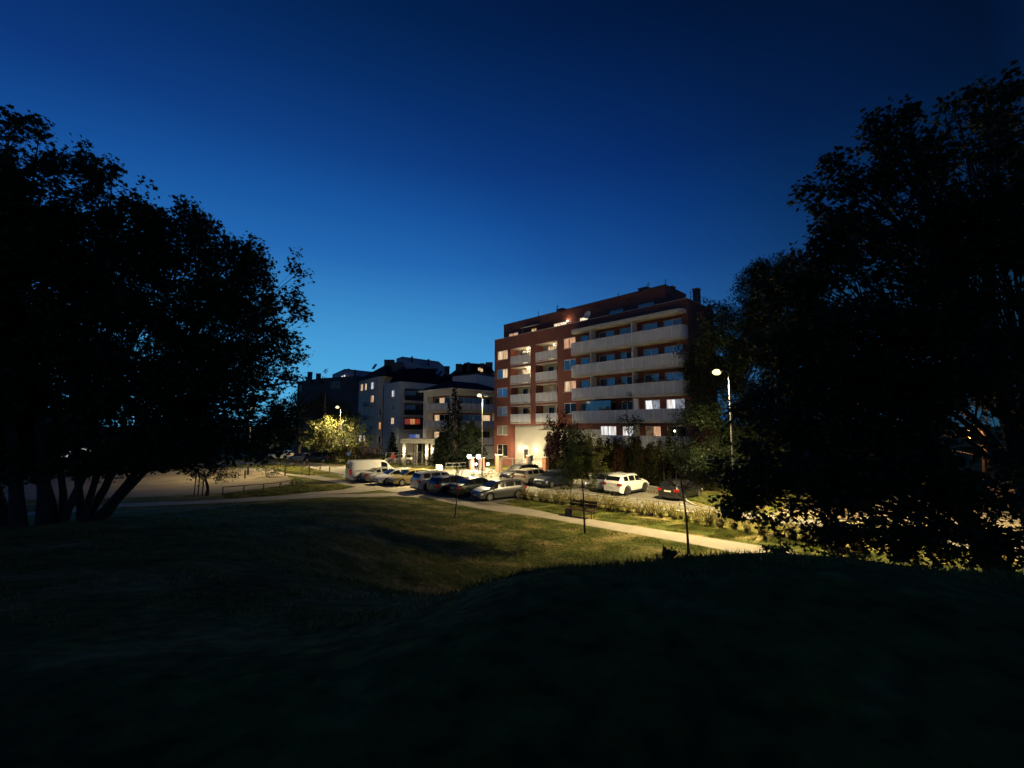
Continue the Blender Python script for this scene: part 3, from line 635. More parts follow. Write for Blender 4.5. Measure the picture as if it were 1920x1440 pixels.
def topz(py,y): return P(960,py,y)[2]
far_block('light grey upper block between the hipped roof and the red brick corner',[xy(848,86),xy(893,82),xy(955,92)],topz(703,83),'render_light',wins=[(0,1,1.8,9,10.2,('pane_dark',)),(1,2,3.4,11.5,12.9,('pane_dark',))])
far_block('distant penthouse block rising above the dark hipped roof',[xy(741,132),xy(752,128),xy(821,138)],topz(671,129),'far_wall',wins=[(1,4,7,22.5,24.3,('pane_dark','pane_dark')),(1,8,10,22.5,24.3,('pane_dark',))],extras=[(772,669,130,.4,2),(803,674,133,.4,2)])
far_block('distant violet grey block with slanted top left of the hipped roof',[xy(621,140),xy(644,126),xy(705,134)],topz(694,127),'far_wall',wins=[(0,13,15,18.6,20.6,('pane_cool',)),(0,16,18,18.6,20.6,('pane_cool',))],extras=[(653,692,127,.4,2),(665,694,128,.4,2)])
far_block('dark block with two chimneys behind the left street trees',[xy(556,112),xy(600,104),xy(672,99)],topz(711,104),'render_dark',wins=[(1,3.5,4.6,14.5,16,('pane_dark',)),(1,5,6.1,14.5,16,('pane_dark',)),(0,1.5,2.5,14.5,16,('pane_dark',)),(1,6.2,7.6,4.5,6.2,('pane_orange','pane_warm'))],extras=[(580,698,106,.9,3),(596,701,105,.9,3)])
# roof crest right of the spruce
def right_roof():
    y=97; root=empty('roof_block',P(870,797,y)*np.array([1,1,0]),'dark tiled roof with dormers and chimneys just left of the red brick corner','building')
    org=root.location
    mb=MB(); lo=[P(835,708,y),P(930,700,y-4),P(930,700,y+10),P(835,708,y+12)]; a=P(872,680,y+3); b=P(915,683,y+3)
    ridge_roof(mb,[tuple(q) for q in lo],[tuple(a),tuple(b)]); mb.build('roof','roof_tile',root,origin=org)
    mb=MB(); l0=[lo[0],lo[1],lo[2],lo[3]]; mb.hexa([(q[0],q[1],0) for q in l0]+[(q[0],q[1],q[2]-.02) for q in l0]); mb.build('wall','render_dark',root,origin=org)
    for px,py,w in ((860,682,1.4),(904,681,1.0),(917,679,1.6),(878,679,.6)):
        q=P(px,py,y+1); mb=MB(); mb.box(q[0]-w/2,q[0]+w/2,y+1,y+2,q[2]-3,q[2]); mb.build('chimney','render_dark',root,origin=org)
    for px,py in ((899,692),(903,694)):
        q=P(px,py,y-1.9); mb=MB(); mb.box(q[0]-.25,q[0]+.25,y-2.4,y-1.4,q[2]-.3,q[2]+.25); mb.build('roof_window','pane_warm',root,origin=org)
right_roof()
def low_far():
    # added low block: glowing panes stand for white lights behind the left trunks
    c=xy(90,58); org=(c[0],c[1],0); root=empty('added_low_building',org,'added low building, its bright panes standing for white lights between the left trunks','building')
    fr=Fr(xy(-60,60),xy(330,56)); mb=MB(); ops=[(a,a+2.6,1.1,2.7) for a in (11.5,15,18.8,22.5)]
    fr.wall(mb,0,fr.L,0,3.6,ops); mb.build('wall','render_dark',root,origin=org)
    mb=MB(); fr.box(mb,-.3,fr.L+.3,-7,.3,3.6,3.8); mb.build('roof','roof_felt',root,origin=org)
    for a,b,c_,d in ops: window(fr,root,org,a,b,c_,d,-.1,('pane_cool','pane_cool'),sill=False)
low_far()
# ---------------------------------------------------------------- trees
MAPLE=np.array([(0,-.5),(.12,-.16),(.42,-.28),(.30,0),(.52,.18),(.2,.2),(0,.55),(-.2,.2),(-.52,.18),(-.30,0),(-.42,-.28),(-.12,-.16)])
OVAL=np.array([(0,-.5),(.24,-.15),(.22,.2),(0,.5),(-.22,.2),(-.24,-.15)])
RHOMB=np.array([(0,-.5),(.28,0),(0,.5),(-.28,0)])
def leaves_mesh(name,C,size,shape,m,parent,org,rng,flat=.5,aspect=1.0,up=False):
    n=len(C); k=len(shape)
    nz=rng.normal(size=(n,3)); nz[:,2]=np.abs(nz[:,2])+flat; nz/=np.linalg.norm(nz,axis=1)[:,None]
    if up: nz=rng.normal(size=(n,3)); nz[:,2]*=.3; nz/=np.linalg.norm(nz,axis=1)[:,None]
    t=rng.normal(size=(n,3)); 
    if up: t=np.tile([0,0,1.0],(n,1))+rng.normal(size=(n,3))*.35
    a=t-nz*(t*nz).sum(1)[:,None]; a/=np.linalg.norm(a,axis=1)[:,None]; b=np.cross(nz,a)
    s=size*rng.uniform(.5,1.35,n)
    sh=shape*np.array([aspect,1.0])
    V=C[:,None,:]+s[:,None,None]*(sh[None,:,0,None]*b[:,None,:]+sh[None,:,1,None]*a[:,None,:])
    V+= (nz*s[:,None]*.10)[:,None,:]*(np.abs(sh[None,:,0,None])*2)   # slight fold
    V=V.reshape(-1,3)-np.array(org)
    me=bpy.data.meshes.new(name); me.vertices.add(n*k); me.vertices.foreach_set('co',V.astype(np.float32).ravel())
    me.loops.add(n*k); me.loops.foreach_set('vertex_index',np.arange(n*k,dtype=np.int32)); me.polygons.add(n)
    me.polygons.foreach_set('loop_start',np.arange(0,n*k,k,dtype=np.int32)); me.polygons.foreach_set('loop_total',np.full(n,k,dtype=np.int32))
    me.update(calc_edges=True); me.materials.append(MAT[m]); o=bpy.data.objects.new(name,me); COL.objects.link(o); o.parent=parent; return o
def blob_px(L):  # (px,py,depth,rx px,rz px,density)
    out=[]
    for q in L:
        c=P(q[0],q[1],q[2]); out.append((c,(q[3]/F*q[2],q[6]*q[3]/F*q[2] if len(q)>6 else q[3]/F*q[2]*.9,q[4]/F*q[2]),q[5]))
    return out
def twigs(blobs,per,rng,cr=.5):
    """twig centres gathered in tufts: big tufts round the outside that point out and up, a thinner filling inside"""
    T=[]
    for c,r,d in blobs:
        n=max(6,int(per*d*(r[0]*r[1]*r[2])**(2/3.))); rm=min(cr,.55*min(r))
        k=max(5,int(2.1*(r[0]*r[1]*r[2])**(2/3.)/(rm*rm)*.55))
        u=rng.normal(size=(k,3)); u/=np.linalg.norm(u,axis=1)[:,None]
        cc=np.array(c)+u*(rng.uniform(.72,1.0,k))[:,None]*np.array(r)
        ax=u+np.array([0,0,.7])+rng.normal(size=(k,3))*.35; ax/=np.linalg.norm(ax,axis=1)[:,None]
        sz=rm*rng.uniform(.55,1.25,k); el=rng.uniform(.9,2.0,k)
        m=int(n*.78); w=sz**2; idx=rng.choice(k,m,p=w/w.sum())
        v=rng.normal(size=(m,3)); v/=np.linalg.norm(v,axis=1)[:,None]; v*=(rng.random(m)**.45)[:,None]
        v=v*sz[idx][:,None]; al=(v*ax[idx]).sum(1); v+=ax[idx]*(al*(el[idx]-.9))[:,None]
        T.append(cc[idx]+v)
        m=n-m; v=rng.normal(size=(m,3)); v/=np.linalg.norm(v,axis=1)[:,None]; T.append(np.array(c)+v*(rng.random(m)**.5*.85)[:,None]*np.array(r))
    return np.vstack(T)
def tree(name,label,cat,base,blobs,leaf,leafmat,per,nleaf,seed,shape=RHOMB,stems=None,trunk_r=.2,spread=.28,bark='bark',group=None,branch_frac=.3,flat=.5,fork=None,droop=.0,cr=.55):
    rng=np.random.default_rng(seed); org=(float(base[0]),float(base[1]),float(base[2]))
    root=empty(name,org,label,cat,group)
    T=twigs(blobs,per,rng,cr)
    q=rng.normal(size=(len(T)*nleaf,3)); q/=np.linalg.norm(q,axis=1)[:,None]; q*=(rng.random(len(q))**.5)[:,None]*spread*1.5
    C=np.repeat(T,nleaf,axis=0)+q*np.array([1,1,.8])
    if droop: C[:,2]-=np.abs(rng.normal(size=len(C)))*droop
    leaves_mesh('crown',C,leaf,shape,leafmat,root,org,rng,flat)
    mb=MB()
    stems=stems or [(0,0,0,0)]
    zt=np.mean([b[0][2] for b in blobs])
    tops=[]
    for k,(dx,dy,tx,ty) in enumerate(stems):   # start offset, lean
        b0=np.array(base)+np.array([dx,dy,-.15]); top=fork[k] if fork else np.array([base[0]+dx+tx,base[1]+dy+ty,base[2]+(zt-base[2])*.75])
        top=np.array(top,float); r=trunk_r/(len(stems)**.5)
        pts=[];rs=[]
        for j in range(7):
            t=j/6; p=b0*(1-t)+top*t+np.array([math.sin(t*5+k)*.10,math.cos(t*4+k*2)*.10,0])*t*(1+trunk_r*2)
            # bow outwards first, then up
            p[:2]+= (top-b0)[:2]*.12*math.sin(math.pi*t); pts.append(p); rs.append(r*(1.25 if j==0 else 1-.55*t))
        mb.tube(pts,rs,9); tops.append(pts)
    for i,(c,rr,d) in enumerate(blobs):
        tp=min(tops,key=lambda q:np.linalg.norm(q[4]-np.array(c))); st=tp[rng.integers(3,7)]
        mid=(st+np.array(c))/2+np.array([0,0,.12*np.linalg.norm(np.array(c)-st)]); r0=trunk_r*.22/(len(stems)**.3)
        pts=[]
        for j in range(6):
            t=j/5; pts.append((1-t)**2*st+2*t*(1-t)*mid+t*t*np.array(c)+rng.normal(size=3)*.05)
        mb.tube(pts,[max(.012,r0*(1-.75*j/5)) for j in range(6)],6)
        near=T[np.linalg.norm((T-np.array(c))/np.array(rr),axis=1)<1.15]
        for q in near[rng.random(len(near))<branch_frac]:
            s0=pts[rng.integers(2,6)]; m_=(s0+q)/2+rng.normal(size=3)*.08
            mb.tube([s0,m_,q],[max(.01,r0*.28),max(.008,r0*.18),.005],4,cap=False)
    mb.build('trunk',bark,root,origin=org,smooth=60)
    return root
def gz(x,y): return float(hgt(x,y))
def at(px,y,): 
    x=(px-960)/F*y; return (x,y,gz(x,y))
LG='big trees at the left edge of the park'
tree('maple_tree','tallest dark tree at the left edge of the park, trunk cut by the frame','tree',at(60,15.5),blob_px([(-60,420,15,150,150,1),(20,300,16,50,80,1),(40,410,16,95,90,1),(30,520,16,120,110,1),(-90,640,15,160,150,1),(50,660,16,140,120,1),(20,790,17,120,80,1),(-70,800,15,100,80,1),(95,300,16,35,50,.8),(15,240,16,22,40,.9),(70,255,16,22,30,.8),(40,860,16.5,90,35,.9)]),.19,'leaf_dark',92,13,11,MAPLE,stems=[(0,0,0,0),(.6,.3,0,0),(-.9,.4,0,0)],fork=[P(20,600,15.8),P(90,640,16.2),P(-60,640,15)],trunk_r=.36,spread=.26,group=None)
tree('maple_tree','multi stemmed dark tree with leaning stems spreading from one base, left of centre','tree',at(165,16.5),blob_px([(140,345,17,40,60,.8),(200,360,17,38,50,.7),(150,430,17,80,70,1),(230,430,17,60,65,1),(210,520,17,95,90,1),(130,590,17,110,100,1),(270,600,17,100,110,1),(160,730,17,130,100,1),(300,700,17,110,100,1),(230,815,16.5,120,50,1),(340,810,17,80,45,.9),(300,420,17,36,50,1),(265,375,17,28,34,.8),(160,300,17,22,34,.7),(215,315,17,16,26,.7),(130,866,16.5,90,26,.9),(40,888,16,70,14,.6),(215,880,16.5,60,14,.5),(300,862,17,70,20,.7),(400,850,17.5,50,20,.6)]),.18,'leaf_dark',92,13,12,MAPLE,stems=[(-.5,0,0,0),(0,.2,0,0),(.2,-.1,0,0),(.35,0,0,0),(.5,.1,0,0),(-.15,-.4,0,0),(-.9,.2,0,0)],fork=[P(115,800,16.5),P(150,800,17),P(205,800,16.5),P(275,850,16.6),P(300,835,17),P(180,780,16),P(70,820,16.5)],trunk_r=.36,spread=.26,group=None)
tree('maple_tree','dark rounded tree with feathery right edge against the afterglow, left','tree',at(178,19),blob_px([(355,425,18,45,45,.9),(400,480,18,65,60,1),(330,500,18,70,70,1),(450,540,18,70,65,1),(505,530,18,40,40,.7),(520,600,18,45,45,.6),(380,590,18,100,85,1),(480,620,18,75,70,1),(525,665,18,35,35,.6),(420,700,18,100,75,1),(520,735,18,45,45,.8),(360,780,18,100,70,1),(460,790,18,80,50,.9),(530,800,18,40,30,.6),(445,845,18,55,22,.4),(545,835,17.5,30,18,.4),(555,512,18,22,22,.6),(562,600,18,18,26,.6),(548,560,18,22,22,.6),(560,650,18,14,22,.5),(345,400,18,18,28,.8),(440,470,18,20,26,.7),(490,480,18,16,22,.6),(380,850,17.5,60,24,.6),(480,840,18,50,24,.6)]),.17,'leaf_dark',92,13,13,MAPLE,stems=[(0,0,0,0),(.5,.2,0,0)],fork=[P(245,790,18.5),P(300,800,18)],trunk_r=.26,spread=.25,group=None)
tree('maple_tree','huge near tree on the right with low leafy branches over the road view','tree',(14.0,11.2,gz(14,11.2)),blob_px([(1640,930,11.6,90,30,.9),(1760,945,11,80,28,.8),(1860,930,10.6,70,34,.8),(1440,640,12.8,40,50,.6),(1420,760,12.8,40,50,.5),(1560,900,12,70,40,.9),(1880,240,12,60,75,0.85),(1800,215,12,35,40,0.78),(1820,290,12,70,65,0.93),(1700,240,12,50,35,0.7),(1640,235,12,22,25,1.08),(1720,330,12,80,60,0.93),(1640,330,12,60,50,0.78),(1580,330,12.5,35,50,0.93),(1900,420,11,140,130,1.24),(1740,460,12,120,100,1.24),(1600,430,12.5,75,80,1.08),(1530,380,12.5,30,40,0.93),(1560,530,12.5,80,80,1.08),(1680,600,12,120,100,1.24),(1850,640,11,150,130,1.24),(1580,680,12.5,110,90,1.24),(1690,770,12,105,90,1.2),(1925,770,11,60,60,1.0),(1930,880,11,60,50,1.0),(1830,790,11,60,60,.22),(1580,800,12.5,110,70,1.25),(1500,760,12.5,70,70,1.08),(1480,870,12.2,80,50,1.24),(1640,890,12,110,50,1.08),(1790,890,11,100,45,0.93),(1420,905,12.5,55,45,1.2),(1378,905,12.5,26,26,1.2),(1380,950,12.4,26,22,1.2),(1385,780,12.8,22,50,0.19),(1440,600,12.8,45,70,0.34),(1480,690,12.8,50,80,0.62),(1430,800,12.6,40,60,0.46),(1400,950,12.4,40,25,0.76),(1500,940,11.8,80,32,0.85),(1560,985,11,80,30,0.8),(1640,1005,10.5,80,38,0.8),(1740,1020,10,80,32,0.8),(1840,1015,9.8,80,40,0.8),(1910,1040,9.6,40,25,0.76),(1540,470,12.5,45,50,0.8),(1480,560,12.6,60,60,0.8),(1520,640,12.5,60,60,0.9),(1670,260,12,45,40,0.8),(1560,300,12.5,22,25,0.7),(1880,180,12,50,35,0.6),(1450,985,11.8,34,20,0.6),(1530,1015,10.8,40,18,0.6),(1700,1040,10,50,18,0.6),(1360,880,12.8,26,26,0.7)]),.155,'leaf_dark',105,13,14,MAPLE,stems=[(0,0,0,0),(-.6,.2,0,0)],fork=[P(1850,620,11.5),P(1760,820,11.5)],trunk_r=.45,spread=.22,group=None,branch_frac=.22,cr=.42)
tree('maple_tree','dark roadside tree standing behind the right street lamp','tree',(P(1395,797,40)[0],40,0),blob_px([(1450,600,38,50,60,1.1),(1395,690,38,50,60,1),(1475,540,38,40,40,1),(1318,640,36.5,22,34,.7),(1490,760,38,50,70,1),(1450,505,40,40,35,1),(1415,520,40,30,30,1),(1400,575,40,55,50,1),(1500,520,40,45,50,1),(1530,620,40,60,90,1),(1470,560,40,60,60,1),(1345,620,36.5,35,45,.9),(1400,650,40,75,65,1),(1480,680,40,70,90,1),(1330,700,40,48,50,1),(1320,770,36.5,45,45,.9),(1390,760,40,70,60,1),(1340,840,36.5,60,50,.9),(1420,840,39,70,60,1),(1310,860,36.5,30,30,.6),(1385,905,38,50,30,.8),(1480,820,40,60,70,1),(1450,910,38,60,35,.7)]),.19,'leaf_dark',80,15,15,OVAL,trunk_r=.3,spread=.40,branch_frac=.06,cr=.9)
tree('maple_tree','broad dark tree at far right beyond the road, mostly hidden by the near one','tree',(46,42,0),blob_px([(1700,700,45,110,90,1),(1860,690,45,120,100,1),(1600,760,42,90,80,1),(1780,800,48,60,20,.6),(1560,870,38,60,40,.7),(1690,850,40,60,40,.7)]),.30,'leaf_mid',16,10,16,OVAL,trunk_r=.35,spread=.5)
# street trees lit by the far lamp
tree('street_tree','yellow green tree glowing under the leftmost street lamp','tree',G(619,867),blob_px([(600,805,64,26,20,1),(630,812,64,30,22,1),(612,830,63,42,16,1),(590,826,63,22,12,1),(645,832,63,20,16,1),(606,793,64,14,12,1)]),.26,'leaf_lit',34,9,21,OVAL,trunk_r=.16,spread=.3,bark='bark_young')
tree('street_tree','dim green tree between the leftmost lamp and the grey building','tree',G(668,864),blob_px([(655,800,70,26,30,1),(672,815,70,22,30,1),(640,785,71,20,20,1),(665,835,69,26,18,1)]),.26,'leaf_mid',26,9,22,OVAL,trunk_r=.18,spread=.35)
tree('street_tree','large dark tree filling the gap left of the leftmost lamp','tree',G(560,862),blob_px([(575,760,76,34,34,1),(610,775,78,30,26,1),(545,780,72,34,34,1),(570,815,72,34,22,1),(520,800,70,34,34,1),(598,745,78,20,14,1),(640,770,80,18,20,1)]),.30,'leaf_mid',26,9,23,OVAL,trunk_r=.25,spread=.4)
tree('street_tree','dark tree over the parked cars left of the glowing tree','tree',G(500,870),blob_px([(490,825,62,36,20,1),(450,830,60,34,22,1),(530,832,60,22,12,.8)]),.22,'leaf_mid',26,9,24,OVAL,trunk_r=.2,spread=.35)
tree('shrub','thin shoot sticking up over the far roof left of the blocks','shrub',G(606,868),blob_px([(605,712,95,4,7,.9),(610,697,95,3,9,.9),(602,718,95,7,6,1)]),.3,'leaf_dark',30,8,25,OVAL,trunk_r=.06,spread=.25)
# conifers in front of the grey wing
def spruce(name,label,base,h,r,m,seed,leaf=.32,tiers=26,lean=0,col=False):
    rng=np.random.default_rng(seed); org=tuple(float(q) for q in base); root=empty(name,org,label,'tree')
    C=[]
    for t in range(tiers):
        f=t/(tiers-1); z=h*(.06+.93*f); rr=r*((1-f)**(.85) if not col else (1-f**4)*(.85+.15*math.sin(f*9)))+.06
        n=max(4,int(13*(rr/r)+4))
        for k in range(n):
            a=rng.uniform(0,6.283); l=rr*rng.uniform(.78,1.1)
            for j in range(int(12*(.4+rr/r))):
                q=rng.uniform(.15,1)*l; C.append((base[0]+math.cos(a)*q+rng.normal()*.1,base[1]+math.sin(a)*q+rng.normal()*.1,base[2]+z-(.22*q if not col else 0)+rng.normal()*.09))
    leaves_mesh('crown',np.array(C),leaf,RHOMB*np.array([.55,1]),m,root,org,rng,.3,up=col)
    mb=MB(); mb.tube([(base[0],base[1],base[2]-.1),(base[0],base[1],base[2]+h*.95)],[r*.07+.05,.02],8); mb.build('trunk','bark',root,origin=org)
    return root
spruce('spruce_tree','tall dark spruce in front of the pale wing',G(852,874),P(849,722,59.2)[2],3.9,'leaf_conifer',31,leaf=.42,tiers=40)
spruce('conifer_tree','broad dark weeping conifer between the spruce and the driveway lamps',G(884,876),P(882,790,57.7)[2],2.3,'leaf_conifer',32,leaf=.42,tiers=34,col=True)
spruce('conifer_tree','dark rounded conifer right beside the entrance canopy',G(828,873),P(828,815,60)[2],1.5,'leaf_conifer',33,leaf=.4,tiers=22,col=True)
spruce('conifer_tree','slim dark conifer left of the entrance canopy by the grey wall',G(735,862),P(735,812,70)[2],1.5,'leaf_conifer',34,leaf=.4,tiers=20)
# tall clipped thuja screen in front of the balconies
tg='tall thuja columns screening the ground floor'
hp0=G(1030,890)[:2]; hp1=G(1330,921)[:2]
nth=26
for i in range(nth):
    t=i/(nth-1); p=hp0*(1-t)+hp1*t+np.array([0.25,0.25])*math.sin(i*2.3)
    hh=[4.6,4.3,4.0,4.2,3.9][i%5]+.3*math.sin(i*1.7)
    mm='leaf_brown' if i in (6,7,10,13) else 'leaf_thuja'
    if i<5: hh=4.9
    lab='tall thuja column, number %d from the gate'%(i+1)
    names=['greenish','russet','ragged','narrow','full']
    r_=spruce('thuja_column','%s thuja column in the screen, %s'%('brown dried' if mm=='leaf_brown' else 'dark green',['right against the gate pillar','second away from the gate pillar','behind the dark blue car','just left of the young leafy tree','behind the left side of the young tree crown','behind the young tree trunk','left one of a brown pair','right one of a brown pair','right after the brown pair','left of the lone brown column','standing alone brown under the ivy','just right of the lone brown column','before the last brown column','last brown one, behind the white car tail','behind the white car rear window','behind the white car roof','behind the white car bonnet','right of the white car bonnet','in the gap right of the white car','in the gap left of the black car','left of the black hatchback','behind the black hatchback tail','behind the black hatchback roof','right of the black hatchback','second from the screen end','at the right end of the screen'][i]),(p[0],p[1],0),hh,.62,mm,100+i,leaf=.26,tiers=16,col=True)
    r_['group']=tg; r_['category']='thuja'
tree('purple_tree','dark purple leaved tree overhanging the brick gate wall','tree',(G(1036,892)[0],G(1036,892)[1],0),blob_px([(1046,800,47,22,22,1),(1040,825,47,19,26,1),(1060,805,47,24,22,1),(1030,848,47,9,22,.9),(1060,775,47,10,8,.7),(1040,850,46,18,26,1)]),.19,'leaf_purple',52,11,41,OVAL,trunk_r=.14,spread=.25)
tree('climbing_plant','dark bushy climber rising in front of the second floor balconies','plant',(G(1182,903)[0],G(1182,903)[1],0),blob_px([(1178,788,42,24,12,1),(1185,805,42,16,16,1),(1182,830,42,20,14,1),(1172,752,42.6,11,17,.8),(1205,800,42,10,14,.5)]),.15,'leaf_dark',60,10,42,OVAL,trunk_r=.08,spread=.2)
tree('climbing_plant','thin leafy shrub climbing right of the lit ground floor windows','plant',(G(1245,914)[0],G(1245,914)[1],0),blob_px([(1235,830,40,22,26,.7),(1262,800,39,20,30,.55),(1290,770,38,18,40,.6),(1275,850,38,20,25,.8)]),.14,'leaf_mid',46,9,43,OVAL,trunk_r=.07,spread=.25,branch_frac=.6)
zr=15.62-2.752*2-.05+.03
planter('flower box on the third balcony from the top, leftmost of three near its right end',24.6,1.17,zr,.9,301)
planter('dark flower box on the third balcony from the top, above the white car',25.9,1.17,zr,.8,302)
planter('dark flower box on the third balcony from the top, farthest right',27.2,1.17,zr,1.0,303)
planter('small planter on the third balcony from the top, near the middle partition',22.4,1.17,zr,.7,304)
planter('bushy plant at the right corner of the lowest left loggia',7.2,.06,15.45-2.752*3+.03,.6,305)
planter('leafy planter on the top left loggia by the lit room',6.3,.06,15.45+.03,1.2,306)
planter('long planter on the fourth long balcony left of the climber',20.2,1.17,15.57-2.752*3+.03,1.6,307)
# young trees on the lawn
b=G(1097,999); 
tree('young_tree','young leafy tree with slim trunk in front of the bench','tree',(b[0],b[1],gz(b[0],b[1])),blob_px([(1088,812,22,26,26,1),(1075,845,22,36,30,1),(1105,850,22,34,28,1),(1090,880,22,46,22,1),(1120,878,22,18,20,.8),(1062,915,22,26,9,.35),(1112,912,21.8,16,13,.6),(1065,938,22,22,5,.10),(1080,805,22,14,16,.7)]),.085,'leaf_young',330,8,51,OVAL,trunk_r=.055,spread=.11,bark='bark_young',fork=[P(1088,830,22)],branch_frac=.25)
b=G(852,975)
tree('young_tree','thin nearly bare sapling in front of the parked dark estate car','tree',(b[0],b[1],gz(b[0],b[1])),blob_px([(864,862,25.5,9,14,.35),(858,878,25.5,14,10,.3),(873,874,25.5,8,8,.3)]),.06,'leaf_dark',160,3,52,OVAL,trunk_r=.04,spread=.08,bark='bark_young',fork=[P(859,872,25.5)],branch_frac=.8)
b=G(1292,1036)
tree('young_tree','young tree with sparse fanned twigs standing behind the mound crest','tree',(b[0],b[1],gz(b[0],b[1])),blob_px([(1262,850,19,22,50,.35),(1290,840,19,24,60,.35),(1310,880,19,22,36,.4),(1255,900,19,16,26,.4),(1278,790,19,14,30,.25),(1285,915,19,26,20,.6)]),.055,'leaf_dark',230,5,53,OVAL,trunk_r=.06,spread=.13,bark='bark_young',fork=[P(1279,890,19)],branch_frac=.6)
b=G(388,929)
stk=tree('small_tree','small bushy tree held by stakes beside the footpath','tree',(b[0],b[1],gz(b[0],b[1])),blob_px([(372,893,34,20,12,1),(395,885,34,18,12,1),(425,890,35,24,16,1),(415,872,34,20,12,1)]),.11,'leaf_mid',170,9,54,OVAL,trunk_r=.14,spread=.2)
for px in (364,371,379):
    q=G(px,930); mb=MB(); mb.tube([(q[0],q[1],0),(q[0]+.05,q[1],1.9)],.04,6)
    o=mb.build('tree_stake','wood',loc=None); tag(o,{364:'wooden tree stake farthest from the small trunk',371:'middle wooden stake of the small tree',379:'wooden stake next to the small trunk'}[px],'stake','stakes round the small tree')
# bushes
def bush(label,pix,rx,rz,depth,m,leaf,per,nl,seed,name='bush'):
    q=G(*pix); return tree(name,label,'bush',(q[0],q[1],gz(q[0],q[1])),[((q[0],q[1],q[2]+rz*.7),(rx,rx*.6,rz),1)],leaf,m,per,nl,seed,OVAL,trunk_r=.05,spread=.16)
bush('dark rounded bush at the edge of the playground sand',(500,894),2.1,1.1,46,'leaf_mid',.13,60,9,61)
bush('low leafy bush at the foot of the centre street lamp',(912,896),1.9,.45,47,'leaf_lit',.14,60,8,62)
bush('brown hedge mass behind the white van',(676,868),3.6,1.7,62,'leaf_brown',.2,30,9,63)
bush('brown hedge mass left of the dim tree',(650,866),2.6,1.5,64,'leaf_brown',.2,30,9,64)
bush('green bush island between the dark blue car and the silver car',(1066,912),1.5,.7,39,'leaf_mid',.12,70,8,65)
bush('glossy green low bush on the right road island',(1332,941),.55,.4,31,'leaf_mid',.12,90,8,66)
bush('tangled weeds on the dark rise between sand and footpath',(556,912),1.6,.45,38,'leaf_mid',.10,70,7,67)
bush('leafy plant beside the entrance gate pillar',(803,873),.9,1.0,60,'leaf_thuja',.15,50,8,68)
bush('tall pale stemmed plant left of the white sacks',(815,872),.5,1.6,60,'leaf_mid',.2,24,4,69)
bush('low shrub at the right edge of the driveway verge',(1005,896),.8,.3,46,'leaf_mid',.12,50,7,70)
# low roadside hedge of separate shrubs
protos=[]
def hedge_shrub(seed,m,label):
    rng=np.random.default_rng(seed); root=empty('hedge_shrub',(0,0,0),label,'shrub','low yellowing shrubs along the road kerb')
    mb=MB(); C=[]
    for k in range(38):
        a=rng.uniform(0,6.28); l=rng.uniform(.5,1.0); x,y=rng.normal()*.13,rng.normal()*.1; tx,ty=x+math.cos(a)*l*.55,y+math.sin(a)*l*.35; h=l*rng.uniform(.85,1.15)
        mb.tube([(x,y,-.03),((x+tx)/2,(y+ty)/2,h*.6),(tx,ty,h)],[.012,.009,.004],4,cap=False)
        for j in range(18):
            t=rng.uniform(.42,1.05); C.append((x+(tx-x)*t+rng.normal()*.05,y+(ty-y)*t+rng.normal()*.05,h*t+rng.normal()*.03))
    mb.build('stems','bark_young',root); leaves_mesh('leaves',np.array(C),.07,OVAL,m,root,(0,0,0),rng,.3); return root
hl=['left end of the hedge by the grey hatchback','second shrub from the grey hatchback','third shrub from the grey hatchback','shrub ahead of the bench','shrub just left of the bench backrest','shrub behind the bench','shrub behind the bench armrest','shrub just right of the bench','second shrub right of the bench','third shrub right of the bench','shrub between bench and road dashes','shrub under the white car tail','shrub in line with the white car wheel','shrub in line with the white car bonnet','shrub facing the empty bay','shrub where the solid road line begins','second shrub along the solid road line','shrub in line with the black hatchback','shrub left of the fanned young tree','shrub right behind the fanned young tree trunk','shrub right of the fanned young tree trunk','second shrub right of that trunk','shrub at the foot of the right street lamp','shrub under the lowest hanging leaves','second shrub under the hanging leaves','third shrub under the hanging leaves','shrub seen through the hanging leaves','second shrub seen through the hanging leaves','third shrub seen through the leaves','last shrub of the hedge at right']
ha=[G(984,934),G(1040,941),G(1150,956),G(1240,967),G(1340,982),G(1480,1006),G(1640,1040)]
seg=[np.hypot(*(ha[i+1]-ha[i])[:2]) for i in range(len(ha)-1)]; cum=np.concatenate([[0],np.cumsum(seg)])
p3=[hedge_shrub(201,'leaf_hedge',''),hedge_shrub(202,'leaf_hedge',''),hedge_shrub(203,'leaf_hedge','')]
NH=60
rh=random.Random(3)
hn=0
for row in (0,1):
    for i in range(30):
        s_=cum[-1]*(i+.5*row)/30; k=min(int(np.searchsorted(cum,s_,side='right')-1),len(seg)-1); t=(s_-cum[k])/seg[k]; p=ha[k]*(1-t)+ha[k+1]*t
        d=(ha[k+1]-ha[k])[:2]; d/=np.hypot(*d); n=np.array([d[1],-d[0]])
        q=p[:2]+n*(0 if row==0 else .55)+np.array([rh.uniform(-.1,.1),rh.uniform(-.1,.1)])
        lab='yellowish low '+hl[i]+(', front row' if row else ', rear row')
        src=p3[hn%3]
        if hn<3: o=src; o.location=(q[0],q[1],gz(*q)); o.rotation_euler=(0,0,rh.uniform(0,6)); o['label']=lab
        else: o=copy_thing(src,(q[0],q[1],gz(*q)),rh.uniform(0,6),lab)
        s1=rh.uniform(.6,1.05); o.scale=(s1,s1,s1*rh.uniform(.85,1.1)); hn+=1
